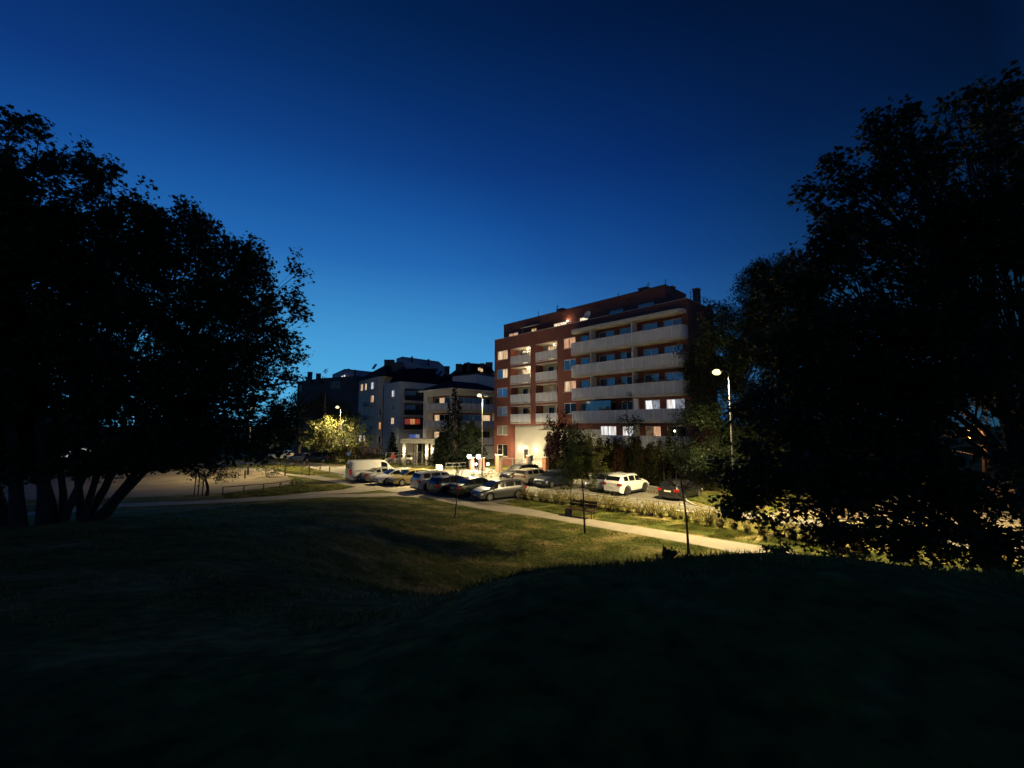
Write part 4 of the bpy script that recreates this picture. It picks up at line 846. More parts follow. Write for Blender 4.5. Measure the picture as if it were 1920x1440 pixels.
# grass blades (uncountable)
def grass():
    rng=np.random.default_rng(9); pts=[]
    def add(n,f):
        x,y=f(n); pts.append(np.stack([x,y],1))
    # lit lawn between crest and footpath
    x=rng.uniform(-16,14,150000); e=yp(x)-.25; y=e-rng.uniform(0,1,len(x))**1.3*(e-4.0); A_=np.stack([x,y],1)
    # crest fringe
    x=rng.uniform(0,9,18000); y=rng.uniform(3.7,5.8,18000); B_=np.stack([x,y],1)
    # verge between path and hedge
    q=[]
    pa=[G(930,945)[:2],G(1000,955)[:2],G(1040,963.5)[:2],G(1100,971.5)[:2],G(1240,993.4)[:2],G(1330,1008)[:2],G(1410,1020)[:2],G(1510,1041)[:2]]
    for i in range(len(pa)-1):
        m=9000; t=rng.random(m)[:,None]; d=pa[i+1]-pa[i]; nn=np.array([-d[1],d[0]])/np.hypot(*d); q.append(pa[i]+d*t+nn*(rng.random(m)[:,None]*2.6+.12))
    C_=np.vstack(q)
    far=[]
    for poly,m in (([(505,880),(540,889),(580,892),(625,887),(560,873)],5000),([(417,927),(545,910),(640,910),(668,913),(640,918),(581,922),(531,928),(420,936)],9000),([(700,880),(812,886),(800,880),(720,874)],3000),([(570,865),(646,873),(650,868),(580,860)],3000),([(1290,937),(1340,952),(1400,958),(1400,935),(1310,928)],4000)):
        P_=[G(*p)[:2] for p in poly]; n=len(P_)
        a=rng.integers(1,n-1,m); r1=np.sqrt(rng.random(m)); r2=rng.random(m); P_=np.array(P_)
        far.append(P_[0]*(1-r1)[:,None]+P_[a]*(r1*(1-r2))[:,None]+P_[a+1]*(r1*r2)[:,None])
    D_=np.vstack(far)
    def blades(name,XY,h,w,m):
        n=len(XY); z=hgt(XY[:,0],XY[:,1]); base=np.column_stack([XY,z-.01]); a=rng.uniform(0,6.28,n); hh=h*rng.uniform(.4,1.3,n)*(.7+.5*np.sin(XY[:,0]*1.9+np.cos(XY[:,1]*2.3)*2))
        hh=np.maximum(hh,.02); side=np.column_stack([np.cos(a),np.sin(a),np.zeros(n)])*w; lean=rng.normal(size=(n,3))*hh[:,None]*.45; lean[:,2]=hh
        V=np.stack([base-side,base+side,base+lean],1).reshape(-1,3)
        me=bpy.data.meshes.new(name); me.vertices.add(n*3); me.vertices.foreach_set('co',V.astype(np.float32).ravel()); me.loops.add(n*3); me.loops.foreach_set('vertex_index',np.arange(n*3,dtype=np.int32)); me.polygons.add(n)
        me.polygons.foreach_set('loop_start',np.arange(0,n*3,3,dtype=np.int32)); me.polygons.foreach_set('loop_total',np.full(n,3,dtype=np.int32)); me.update(calc_edges=True)
        me.materials.append(MAT[m]); o=bpy.data.objects.new(name,me); COL.objects.link(o); return o
    tag(blades('lawn_grass',A_,.085,.012,'grass_blade'),'short rough grass on the mound and lawn below the footpath','grass',kind='stuff')
    tag(blades('crest_grass',B_,.07,.005,'grass_blade'),'dark grass fringe along the crest of the mound','grass',kind='stuff')
    tag(blades('verge_grass',C_,.10,.012,'grass_blade'),'lit green grass verge between footpath and hedge','grass',kind='stuff')
    tag(blades('far_grass',D_,.14,.03,'grass_blade'),'grass patches round the playground and across the road','grass',kind='stuff')
grass()
# weed clump on the crest
def weed(px,y,h,label,seed,n=40,w=.35):
    rng=np.random.default_rng(seed); x=(px-960)/F*y; z=gz(x,y); root=empty('weed_clump',(x,y,z),label,'plant')
    C=[]; mb=MB()
    for k in range(n):
        a=rng.uniform(0,6.28); l=h*rng.uniform(.5,1.0); tx,ty=math.cos(a)*w*rng.uniform(.2,1),math.sin(a)*w*.5
        mb.tube([(rng.normal()*.03,rng.normal()*.03,-.02),(tx*.6,ty*.6,l*.7),(tx,ty,l)],[.004,.003,.001],3,cap=False)
        for j in range(3): C.append((tx*rng.uniform(.4,1),ty*rng.uniform(.4,1),l*rng.uniform(.4,1)))
    mb.build('stalks','grass_blade',root); leaves_mesh('leaves',np.array(C),.045,RHOMB,'grass_blade',root,(0,0,0),rng,.2,up=True)
weed(1243,4.65,.13,'spiky weed clump silhouetted on the crest of the mound',71,w=.14)
weed(1440,4.6,.09,'low weed clump on the crest where the footpath disappears',72,w=.25)
weed(1560,4.65,.08,'grass tuft on the crest under the hanging branches',73,w=.3)
# ---------------------------------------------------------------- street lamps
def light(parent,kind,loc,energy,color,size=.15,spot=None,blend=.6,rot=None,name='lamp_light'):
    la=bpy.data.lights.new(name,kind); la.energy=energy; la.color=color; la.shadow_soft_size=size
    if kind=='SPOT': la.spot_size=math.radians(spot); la.spot_blend=blend
    lo=bpy.data.objects.new(name,la); COL.objects.link(lo); lo.parent=parent; lo.location=loc
    if rot: lo.rotation_euler=rot
    return lo
LC=(1.0,.79,.40)
def street_lamp(label,base,h,adir,arm,energy,second=False,tilt=0.12):
    root=empty('street_lamp',(base[0],base[1],base[2]),label,'street lamp','street lamps along the road')
    mb=MB(); mb.tube([(0,0,0),(0,0,.9),(0,0,.95),(0,0,h)],[.10,.10,.075,.045],10); mb.build('pole','pole_dark',root,smooth=50)
    mb=MB(); mb.box(-.055,.055,-.108,-.10,.5,.8); mb.build('service_door','metal_grey',root)
    ax,ay=math.cos(adir),math.sin(adir)
    for sgn in ((1,-1) if second else (1,)):
        mb=MB(); mb.tube([(0,0,h-.03),(ax*arm*.4*sgn,ay*arm*.4*sgn,h+.08),(ax*arm*sgn,ay*arm*sgn,h+.10)],.03,8); mb.build('arm','galvanised',root)
        fr=Fr((ax*arm*sgn,ay*arm*sgn),(ax*(arm+.7)*sgn,ay*(arm+.7)*sgn)); mb=MB()
        mb.hexa([fr.pt(0,-.10,h+.05),fr.pt(.7,-.14,h+.07),fr.pt(.7,.14,h+.07),fr.pt(0,.10,h+.05),fr.pt(0,-.07,h+.15),fr.pt(.66,-.10,h+.16),fr.pt(.66,.10,h+.16),fr.pt(0,.07,h+.15)]); hd=mb.build('lamp_head','metal_grey',root)
        mb=MB(); c=fr.pt(.38,0,h+.05); mb.ball(c,1,14,8,(.27 if abs(ax)>.5 else .22,.27 if abs(ay)>.5 else .22,.19)); mb.build('lens','lamp_warm' if sgn==1 else 'head_glass',hd)
        if sgn==1: light(root,'SPOT',(c[0],c[1],h-.12),energy*4.9,LC,.12,160,.85,rot=(math.radians(5),0,0)); light(root,'SPOT',(c[0],c[1]+.1,h-.02),energy*.30,LC,.12,165,.4,rot=(math.radians(82),0,0),name='bowl_light')
    return root
b3=(P(1371,797,26.6)[0],26.6,0)
street_lamp('street lamp standing in the hedge at right, lit, in front of the dark roadside tree',b3,9.0,math.radians(150),.3,9500)
b2=G(904,893.5)
street_lamp('centre street lamp with two arms, only the left head lit, by the driveway',b2,9.0,math.radians(190),.0,17000,True)
b1=G(635,870)
street_lamp('farthest street lamp at left beside the glowing yellow tree',b1,8.3,math.radians(195),.1,7500)
# lamps of the same row outside the frame still light the park edge
q=G(300,880); 
def small_lamp(name,label,base,h,lensmat,energy,color,r=.14,pole=True,cat='lamp',group=None,spot=False):
    root=empty(name,tuple(float(v) for v in base),label,cat,group)
    mb=MB()
    mb.tube([(0,0,0),(0,0,h-r)],[.05,.035],8); mb.build('pole','metal_dark',root)
    mb=MB(); mb.ball((0,0,h),r,14,8); mb.build('globe',lensmat,root)
    mb=MB(); mb.tube([(0,0,h+r*.9),(0,0,h+r*1.15)],[r*.8,r*.3],10); mb.build('cap','metal_dark',root)
    light(root,'POINT',(0,-r-.12,h-.05),energy,color,.1)
    return root
dg='globe lamps round the brick building driveway'
q=P(880,856,55); small_lamp('globe_lamp','bright white globe lamp left of the centre lamp post',(q[0],55,0),q[2],'lamp_white',150,(.85,.93,1),.3,group=dg)
q=P(897,856,54); small_lamp('globe_lamp','bluish bright globe lamp almost behind the centre lamp post',(q[0],54,0),q[2],'lamp_white',260,(.6,.82,1),.3,group=dg)
q=P(893,870,55.5); small_lamp('globe_lamp','low globe lamp between the two driveway pillars',(q[0],55.5,0),q[2],'lamp_white',60,(.9,.95,1),.16,group=dg)
q=P(915,870,58); small_lamp('globe_lamp','white globe lamp left of the brick gate pillar, deep in the drive',(q[0],58,0),q[2],'lamp_white',110,(1,.93,.8),.22,group=dg)
q=P(1817,818,42); small_lamp('park_lamp','orange park lamp shining through the leaves at far right',(q[0],42,0),q[2],'lamp_orange',900,(1,.45,.12),.2)
q=P(1265,808,38); small_lamp('garden_lamp','tiny greenish garden lamp above the thuja screen',(q[0],38,0),q[2],'lamp_small',12,(.9,1,.6),.09)
# second lamp row beyond the right edge and by the playground (light seen on the ground in the photo)
street_lamp('street lamp hidden behind the dark right tree lighting the road bend',(27,21,0),9.0,math.radians(150),.3,5000)
street_lamp('street lamp by the playground hidden in the left trees',(P(470,797,50)[0],50,0),7.5,math.radians(-60),.2,2600)
# ---------------------------------------------------------------- cars
def interp(x,pts): return float(np.interp(x,[p[0] for p in pts],[p[1] for p in pts]))
def smoothpts(pts): return pts
TYPES={
 'hatch':dict(L=4.2,W=1.78,wb=2.58,wx=(-1.28,1.30),R=.32,
   belt=[(-2.1,.86),(-1.95,.95),(-1.5,.97),(0,.93),(.9,.90),(1.5,.80),(1.95,.70),(2.1,.55)],
   roof=[(-2.1,.90),(-2.02,1.02),(-1.75,1.32),(-1.45,1.40),(-.5,1.45),(.1,1.43),(.4,1.37),(1.15,.97),(1.6,.86),(1.98,.74),(2.1,.58)],
   side=[(-1.62,-1.0),(-.93,-.12),(-.05,.92)],ws=(.42,1.12),rw=(-2.0,-1.72)),
 'suv':dict(L=4.5,W=1.86,wb=2.66,wx=(-1.36,1.36),R=.36,
   belt=[(-2.25,.95),(-2.1,1.08),(-1.5,1.12),(0,1.06),(1.0,1.03),(1.7,.95),(2.1,.82),(2.25,.62)],
   roof=[(-2.25,1.0),(-2.18,1.14),(-1.95,1.48),(-1.6,1.62),(-.5,1.67),(.2,1.63),(.45,1.57),(1.1,1.12),(1.7,1.01),(2.12,.86),(2.25,.66)],
   side=[(-1.75,-1.08),(-1.0,-.12),(-.05,.92)],ws=(.48,1.06),rw=(-2.15,-1.9)),
 'sedan':dict(L=4.6,W=1.8,wb=2.7,wx=(-1.37,1.37),R=.32,
   belt=[(-2.3,.85),(-2.15,.95),(-1.6,.97),(0,.92),(1.0,.88),(1.7,.80),(2.15,.70),(2.3,.52)],
   roof=[(-2.3,.88),(-2.18,1.0),(-1.75,1.02),(-1.62,1.04),(-1.0,1.34),(-.6,1.41),(0,1.43),(.3,1.38),(1.05,.95),(1.7,.85),(2.18,.73),(2.3,.55)],
   side=[(-1.25,-.75),(-.68,.0),(.07,.85)],ws=(.35,1.02),rw=(-1.58,-1.02)),
 'estate':dict(L=4.6,W=1.8,wb=2.7,wx=(-1.37,1.37),R=.32,
   belt=[(-2.3,.88),(-2.15,.96),(-1.6,.98),(0,.93),(1.0,.89),(1.7,.80),(2.15,.70),(2.3,.52)],
   roof=[(-2.3,.92),(-2.2,1.05),(-1.95,1.34),(-1.7,1.42),(-.6,1.47),(0,1.44),(.3,1.38),(1.05,.96),(1.7,.86),(2.18,.73),(2.3,.55)],
   side=[(-1.85,-1.1),(-1.02,-.12),(-.05,.85)],ws=(.35,1.02),rw=(-2.17,-1.92)),
 'van':dict(L=5.1,W=1.96,wb=3.1,wx=(-1.45,1.65),R=.33,
   belt=[(-2.55,1.05),(-2.5,1.2),(0,1.22),(1.2,1.2),(1.6,1.15),(2.2,.98),(2.45,.85),(2.55,.6)],
   roof=[(-2.55,1.9),(-2.5,2.0),(-2.3,2.08),(-.5,2.1),(.8,2.06),(1.05,1.98),(1.75,1.30),(2.2,1.08),(2.48,.90),(2.55,.64)],
   side=[(.55,1.25)],ws=(1.1,1.72),rw=(-9,-9)),
}
def paint(name,col,metal=.3,rough=.32): return mat(name,col,rough,metal,vary=0,coat=.6)
paint('paint_white',(.74,.73,.69),0,.4); paint('paint_pearl',(.62,.61,.58),.1); paint('paint_silver',(.40,.40,.39),.6); paint('paint_yellow',(.46,.38,.13),.2)
paint('paint_grey',(.12,.12,.12),.5,.35); paint('paint_black',(.018,.018,.02),.3,.25); paint('paint_blue',(.03,.045,.075),.5,.3); paint('paint_green',(.022,.03,.024),.4,.3); paint('paint_sand',(.42,.38,.31),.5)
_wheel={}
def wheel_mesh(parent,x,y,R,side,rim):
    mb=MB(); n=20; w=.2
    y0,y1=(y-w/2,y+w/2)
    mb.tube([(x,y0,R),(x,y0+.02,R),(x,y1-.02,R),(x,y1,R)],[R*.93,R,R,R*.93],n); t=mb.build('wheel','tyre',parent,smooth=30)
    mb=MB(); yo=y+side*(w/2+.004)
    ri=R*.66
    # spoked rim face
    for k in range(5):
        a=2*math.pi*k/5
        c,s=math.cos(a),math.sin(a); p,q=-s,c
        for wv in (.055,): mb.quad((x+c*.04+p*wv,yo+side*.012,R+s*.04+q*wv),(x+c*.04-p*wv,yo+side*.012,R+s*.04-q*wv),(x+c*ri-p*wv*.8,yo+side*.006,R+s*ri-q*wv*.8),(x+c*ri+p*wv*.8,yo+side*.006,R+s*ri+q*wv*.8))
    ring=[(math.cos(2*math.pi*j/24),math.sin(2*math.pi*j/24)) for j in range(24)]
    for j in range(24):
        a,b=ring[j],ring[(j+1)%24]; mb.quad((x+a[0]*ri,yo+side*.008,R+a[1]*ri),(x+b[0]*ri,yo+side*.008,R+b[1]*ri),(x+b[0]*ri*.86,yo+side*.004,R+b[1]*ri*.86),(x+a[0]*ri*.86,yo+side*.004,R+a[1]*ri*.86))
    mb.poly([(x+a[0]*.06,yo+side*.016,R+a[1]*.06) for a in ring]); mb.build('rim',rim,t)
def car(kind,pm,label,contact,heading,name='parked_car',rim='rim',cladding=False,group='cars in the parking bays',side_contact=None,cat='car',clamp=1.0):
    T=TYPES[kind]; L,Wd,R=T['L'],T['W'],T['R']; hw=Wd/2; wx=T['wx']
    root=empty(name,contact,label,cat,group,rz=heading)
    xs=sorted(set([round(v,3) for v in np.linspace(-L/2,L/2,60)]+[round(c+R*1.22*math.cos(t),3) for c in wx for t in np.linspace(0,math.pi,13)]+[round(p[0],3) for p in T['roof']]))
    xs=[x for x in xs if -L/2<=x<=L/2]
    def sect(x,grow=0):
        f=abs(x)/(L/2); w=hw*(1-.16*max(0,(f-.72)/.28)**2.2-(.03 if x>0 else 0)*f)
        b=interp(x,T['belt']); r=interp(x,T['roof']); zb=.20+.10*max(0,(f-.85)/.15)
        zs=zb
        for c in wx:
            dx=abs(x-c); ra=R*1.22
            if dx<ra: zs=max(zs,R*.98+math.sqrt(ra*ra-dx*dx)*.98)
        zs=min(zs,b-.08)
        c_=min(1,max(0,(r-b)/.30)); tum=.20 if kind!='van' else .10
        wr=w*(1-tum*c_-.12*(1-c_)); 
        z5=b+(r-b)*(.80 if c_>.2 else .5); w6=wr*(.86 if c_>.5 else .7)
        zm=max(zs+.02,min(b-.25,.55))
        return [(0,zb+.02),(w*.80,zb+.02),(w*.95,zs),(w,max(zm,zs+.015)),(w*.985,b-.07),(w*.94,b),(wr,z5),(w6,b+(r-b)*.97),(0,r)],w,b,r,wr
    mb=MB(); rings=[]
    for x in xs:
        s_,*_=sect(x); full=s_+[(-a,z) for a,z in s_[-2:0:-1]]
        base=len(mb.v); rings.append(base); mb.v+=[(x,a,z) for a,z in full]; n=len(full)
    for i in range(len(xs)-1):
        for k in range(n): mb.f.append((rings[i]+k,rings[i]+(k+1)%n,rings[i+1]+(k+1)%n,rings[i+1]+k)); mb.uv.append([(0,0)]*4)
    mb.f.append(tuple(rings[0]+k for k in range(n))); mb.uv.append([(0,0)]*n); mb.f.append(tuple(rings[-1]+k for k in range(n))); mb.uv.append([(0,0)]*n)
    mb.build('body',pm,root,smooth=38)
    # glass
    def on(x,k0,t,sg,out=.006):
        s_,w,b,r,wr=sect(x); p=s_[5]; q=s_[6]; return (x,sg*(p[0]+(q[0]-p[0])*t+out),p[1]+(q[1]-p[1])*t+out*.3)
    for sg in (1,-1):
        for (a,b_) in T['side']:
            mb=MB(); xx=np.linspace(a+.03,b_-.03,8)
            for i in range(7): mb.quad(on(xx[i],0,.08,sg),on(xx[i+1],0,.08,sg),on(xx[i+1],0,.97,sg),on(xx[i],0,.97,sg))
            mb.build('side_window','car_glass',root)
    for nm,(a,b_) in (('windscreen',T['ws']),('rear_window',T['rw'])):
        if a<-5: continue
        mb=MB(); xx=np.linspace(a,b_,7); sgn=1 if nm=='windscreen' else -1
        def roofpt(x,v):
            s_,w,b,r,wr=sect(x); wv=s_[7][0]+.5*(s_[6][0]-s_[7][0]); y=v*wv; z=r-(.03*(r-b))*v*v; return (x+sgn*.008,y,z+.010)
        vv=np.linspace(-1,1,5)
        for i in range(6):
            for j in range(4): mb.quad(roofpt(xx[i],vv[j]),roofpt(xx[i+1],vv[j]),roofpt(xx[i+1],vv[j+1]),roofpt(xx[i],vv[j+1]))
        mb.build(nm,'car_glass',root)
    if kind=='van':
        for sg in (1,-1):
            mb=MB(); mb.box(-L/2-.012,-L/2-.004,min(sg*.08,sg*.72),max(sg*.08,sg*.72),1.3,1.82); mb.build('rear_window','car_glass',root)
        mb=MB(); mb.box(-L/2-.011,-L/2-.004,-.012,.012,.5,1.95); mb.build('door_seam','trim_black',root)
        for sg in (1,-1):
            mb=MB(); yy=sg*(hw+.004); mb.box(-1.9,-.1,min(yy,yy+sg*.02),max(yy,yy+sg*.02),1.14,1.17); mb.build('sliding_rail','trim_black',root)
            mb=MB(); mb.box(-2.3,2.2,min(sg*hw*.99,sg*(hw+.012)),max(sg*hw*.99,sg*(hw+.012)),.44,.5); mb.build('side_strip','trim_black',root)
    zf=interp(L/2-.12,T['belt']); zr=interp(-L/2+.1,T['belt'])
    for sg in (1,-1):
        y0,y1=sorted((sg*hw*.52,sg*hw*.90)); xb=L/2-.24
        mb=MB(); mb.hexa([(xb+.12,y0,zf-.20),(xb+.12,y1,zf-.20),(xb-.14,y1,zf-.18),(xb-.14,y0,zf-.18),(xb+.17,y0,zf-.06),(xb+.09,y1,zf-.04),(xb-.22,y1,zf-.02),(xb-.16,y0,zf-.04)] if sg>0 else [(xb+.12,y1,zf-.20),(xb+.12,y0,zf-.20),(xb-.14,y0,zf-.18),(xb-.14,y1,zf-.18),(xb+.17,y1,zf-.06),(xb+.09,y0,zf-.04),(xb-.22,y0,zf-.02),(xb-.16,y1,zf-.04)])
        for i in range(len(mb.v)): mb.v[i]=(mb.v[i][0]+(.08 if kind!='van' else .05),mb.v[i][1]*1.02,mb.v[i][2])
        mb.build('headlight','head_glass',root)
        y0,y1=sorted((sg*hw*(.56 if kind!='van' else .80),sg*hw*.93)); xr=-L/2+.01
        z0,z1=(zr-.22,zr-.03) if kind!='van' else (.72,1.28)
        mb=MB(); mb.box(xr-.03,xr+.20,y0,y1,z0,z1); mb.build('tail_light','tail_glass',root)
        mb=MB(); s0=sg*(hw*.93); xm=T['ws'][1]-.28; zm_=interp(xm,T['belt'])+.08; mb.ball((xm,sg*(hw+.10),zm_),.1,8,6,(.6,1.0,.75)); mb.build('wing_mirror',pm if kind!='van' else 'trim_black',root,smooth=60)
        for c in wx: wheel_mesh(root,c,sg*(hw-.125),R,sg,rim)
    mb=MB(); mb.box(L/2-.07,L/2+.015,-hw*.5,hw*.5,.42,.60); mb.build('grille','trim_black',root)
    mb=MB(); mb.box(L/2+.016,L/2+.03,-.26,.26,.40,.51); mb.build('number_plate','plate',root)
    pz=.72 if kind in('sedan','estate','hatch','suv') else .62
    mb=MB(); mb.box(-L/2-.02,-L/2+.02,-.26,.26,pz-.06,pz+.05); mb.build('number_plate','plate',root)
    for nm,x0,x1 in (('front_bumper',L/2-.16,L/2+.01),('rear_bumper',-L/2-.01,-L/2+.16)):
        mb=MB(); mb.box(x0,x1,-hw*.80,hw*.80,.22,.36); mb.build(nm,'trim_black' ,root)
    if cladding:
        for sg in (1,-1):
            mb=MB(); y=sg*hw*.965; mb.box(wx[0]+R*1.25,wx[1]-R*1.25,min(y,y+sg*.035),max(y,y+sg*.035),.21,.36); mb.build('side_sill','trim_black',root)
            mb=MB()
            for c in wx:
                pts=[]
                for t in np.linspace(0,math.pi,11): pts.append((c+R*1.27*math.cos(t),sg*(hw*.985),R*.98+R*1.27*math.sin(t)))
                mb.tube(pts,.04,5)
            mb.build('arch_trim','trim_black',root)
            mb=MB(); y=sg*hw*.62; mb.tube([(-1.5,y,1.66),(-.5,y,1.70),(.3,y,1.66)],.02,5); mb.build('roof_rail','metal_grey',root)
    return root
U=math.radians(43)
def place(kind,px,py,which,rear,th=U):
    """px,py: ground contact of a wheel on the camera-facing side; which 0 rear wheel,1 front wheel, .5 middle; rear: tail towards the viewer"""
    T=TYPES[kind]; h=th if rear else th+math.pi
    c=G(px,py)[:2]; d=np.array([math.cos(h),math.sin(h)])
    wxp=T['wx'][0]*(1-which)+T['wx'][1]*which
    s=np.array([math.sin(th),-math.cos(th)])  # camera-facing side
    ctr=c-d*wxp-s*(T['W']/2-.10)
    return (float(ctr[0]),float(ctr[1]),.009),h
def C_(kind,pm,label,px,py,which,rear,th=U,**k):
    loc,h=place(kind,px,py,which,rear,th); return car(kind,pm,label,loc,h,**k)
C_('van','paint_white','white panel van with closed rear doors at the left end of the bays',676,903.5,0,True,math.radians(33),name='panel_van',cat='van')
C_('sedan','paint_silver','silver saloon seen from behind between the van and the white hatchback',703,905,0,True,math.radians(41))
C_('hatch','paint_pearl','white hatchback with dark grille facing the footpath',725,909.5,1,False,math.radians(40))
C_('hatch','paint_yellow','yellowish hatchback facing the footpath left of the pearl crossover',753.5,911.5,1,False,math.radians(40))
C_('suv','paint_pearl','pearl white crossover seen from behind with large dark wheels',802,921.8,0,True,math.radians(38),cladding=True,rim='rim_dark')
C_('estate','paint_blue','dark blue estate car seen from behind in the middle of the row',837,928,0,True,math.radians(40),rim='rim_dark')
C_('sedan','paint_green','dark green saloon seen from behind next to the grey hatchback',877,932.5,0,True,math.radians(40),rim='rim_dark')
C_('hatch','paint_grey','grey five door hatchback with bright rims at the right end of the near row',918,940.2,1,False,math.radians(34))
C_('suv','paint_black','black off roader facing the road nearest the brick gate',968,905,1,False,math.radians(43),cladding=True,rim='rim_dark')
C_('hatch','paint_sand','beige silver hatchback seen from behind in the far row',995,909,0,True,math.radians(44))
C_('hatch','paint_blue','dark navy hatchback facing the road in front of the thuja screen',1034,915,1,False,math.radians(44))
C_('hatch','paint_silver','silver car half hidden by the young tree crown',1134,922.5,1,False,math.radians(44),rim='rim_dark')
C_('suv','paint_white','clean white crossover with black trim parked alone past the young tree',1175.4,929.3,0,True,math.radians(43),cladding=True,rim='rim_dark')
C_('hatch','paint_black','black hatchback with red tail lights at the right end of the far row',1280.6,939.2,0,True,math.radians(42))
car('suv','paint_black','black car parked far off behind the post sign under the trees',(*G(598,867)[:2],.009),math.radians(170),group='cars far down the lane')
car('hatch','paint_silver','silver car far off at left of the black one under the trees',(*G(566,866)[:2],.009),math.radians(172),group='cars far down the lane')
car('hatch','paint_white','white car farthest left behind the leaves with a red lamp',(*G(527,861)[:2],.009),math.radians(172),group='cars far down the lane')
car('hatch','paint_silver','silver car waiting inside the entrance fence next to the person in red',(*G(748,870)[:2],.009),math.radians(200),group='cars far down the lane')
q=G(757,869); small_lamp('globe_lamp','glaring white car headlight by the entrance canopy, built as a globe lamp',(q[0],q[1],0),.9,'lamp_white',70,(.9,.97,1),.22)  # stands in for the headlight glare of the car; no real globe lamp here
# ---------------------------------------------------------------- gate, fences, entrance
def brick_pillar(label,p,w,h):
    root=empty('brick_pillar',(p[0],p[1],0),label,'pillar','brick pillars of the fence')
    fr=Fr((-w/2*AX[0],-w/2*AX[1]),(w/2*AX[0],w/2*AX[1])); mb=MB(); fr.box(mb,0,w,-w,0,0,h); mb.build('shaft','brick_fence',root)
    mb=MB(); fr.box(mb,-.05,w+.05,-w-.05,.05,h,h+.09); mb.build('cap','concrete',root); return root
pA=G(932,886)[:2]; pB=G(990,890.5)[:2]; pC=G(1020,893)[:2]
brick_pillar('left brick pillar of the iron gate, next to the centre lamp post',pA,.6,2.05)
brick_pillar('middle brick pillar carrying the dark notice board',pB,.55,2.15)
brick_pillar('right brick pillar where the thuja screen begins',pC,.5,2.05)
brick_pillar('brick pillar of the driveway under the left globe lamp',G(881,881)[:2],.5,1.5)
brick_pillar('brick pillar of the driveway behind the centre lamp post',G(899,882)[:2],.6,1.5)
def iron_gate():
    f=Fr(pA+ (pB-pA)*.1,pB-(pB-pA)*.08); root=empty('iron_gate',(*f.p,0),'grey iron double gate with curved braces between brick pillars','gate'); org=(*f.p,0)
    for k in (0,1):
        a=f.L*k/2+.02; b=f.L*(k+1)/2-.02; mb=MB()
        f.box(mb,a,b,-.02,.02,.12,.17); f.box(mb,a,b,-.02,.02,1.75,1.8); f.box(mb,a,a+.05,-.02,.02,.12,1.8); f.box(mb,b-.05,b,-.02,.02,.12,1.8)
        fr_=mb.build('gate_leaf','metal_grey',root,origin=org); mb=MB()
        n=12
        for j in range(1,n): c=a+(b-a)*j/n; f.box(mb,c-.01,c+.01,-.01,.01,.17,1.75)
        pts=[f.pt(a+(b-a)*t,.03,.4+1.25*(math.sin(t*math.pi/2) if k else math.cos(t*math.pi/2))) for t in np.linspace(0,1,9)]; mb.tube(pts,.02,5)
        mb.build('bars','metal_dark',fr_,origin=org)
iron_gate()
def sign_wall():
    f=Fr(pB+(pC-pB)*.12,pC-(pC-pB)*.1); org=(*f.p,0); root=empty('brick_wall',org,'low brick wall with railing between the middle and right pillars','wall')
    mb=MB(); f.box(mb,0,f.L,-.25,0,0,.95); mb.build('brickwork','brick_fence',root,origin=org)
    mb=MB(); f.box(mb,0,f.L,-.15,-.11,1.85,1.9); 
    for j in range(6): c=f.L*(j+.5)/6; f.box(mb,c-.01,c+.01,-.14,-.12,.95,1.85)
    mb.build('railing','metal_grey',root,origin=org)
    s=empty('sign_board',org,'white sign board with dark lettering on the low brick wall','sign'); mb=MB(); f.box(mb,.25,f.L-.05,.005,.035,.97,1.58); mb.build('panel','frame_white',s,origin=org)
    mb=MB(); x=.38; hs=[.30,.34,.26,.33,.28,.34,.30]; i=0
    while x<f.L-.25:
        h=hs[i%7]; f.box(mb,x,x+.035,.036,.042,1.15,1.15+h); 
        if i%2==0: f.box(mb,x+.035,x+.11,.036,.041,1.15+h-.05,1.15+h)
        if i%3==1: f.box(mb,x+.035,x+.10,.036,.041,1.15,1.19)
        x+=.2; i+=1
    f.box(mb,.5,f.L-.3,.036,.041,1.05,1.075); mb.build('lettering','metal_dark',s,origin=org)
    n=empty('notice_board',(*pB,0),'dark notice board on the middle brick pillar','notice board'); g=Fr(pB+AX*.0,pB+AX*.5); mb=MB(); g.box(mb,.02,.5,.005,.07,.95,2.05); mb.build('frame','trim_black',n,origin=(*pB,0))
    mb=MB()
    for j in range(3): g.box(mb,.08,.42,.071,.075,1.15+j*.3,1.3+j*.3)
    mb.build('notices','render_dark',n,origin=(*pB,0))
    e=empty('meter_box',(*G(999,892)[:2],0),'cream utility box in front of the low brick wall','box'); mb=MB(); mb.box(-.32,.32,-.2,.2,0,.62); mb.build('cabinet','cream',e); mb=MB(); mb.box(-.36,.36,-.24,.24,.62,.68); mb.build('lid','concrete',e)
sign_wall()
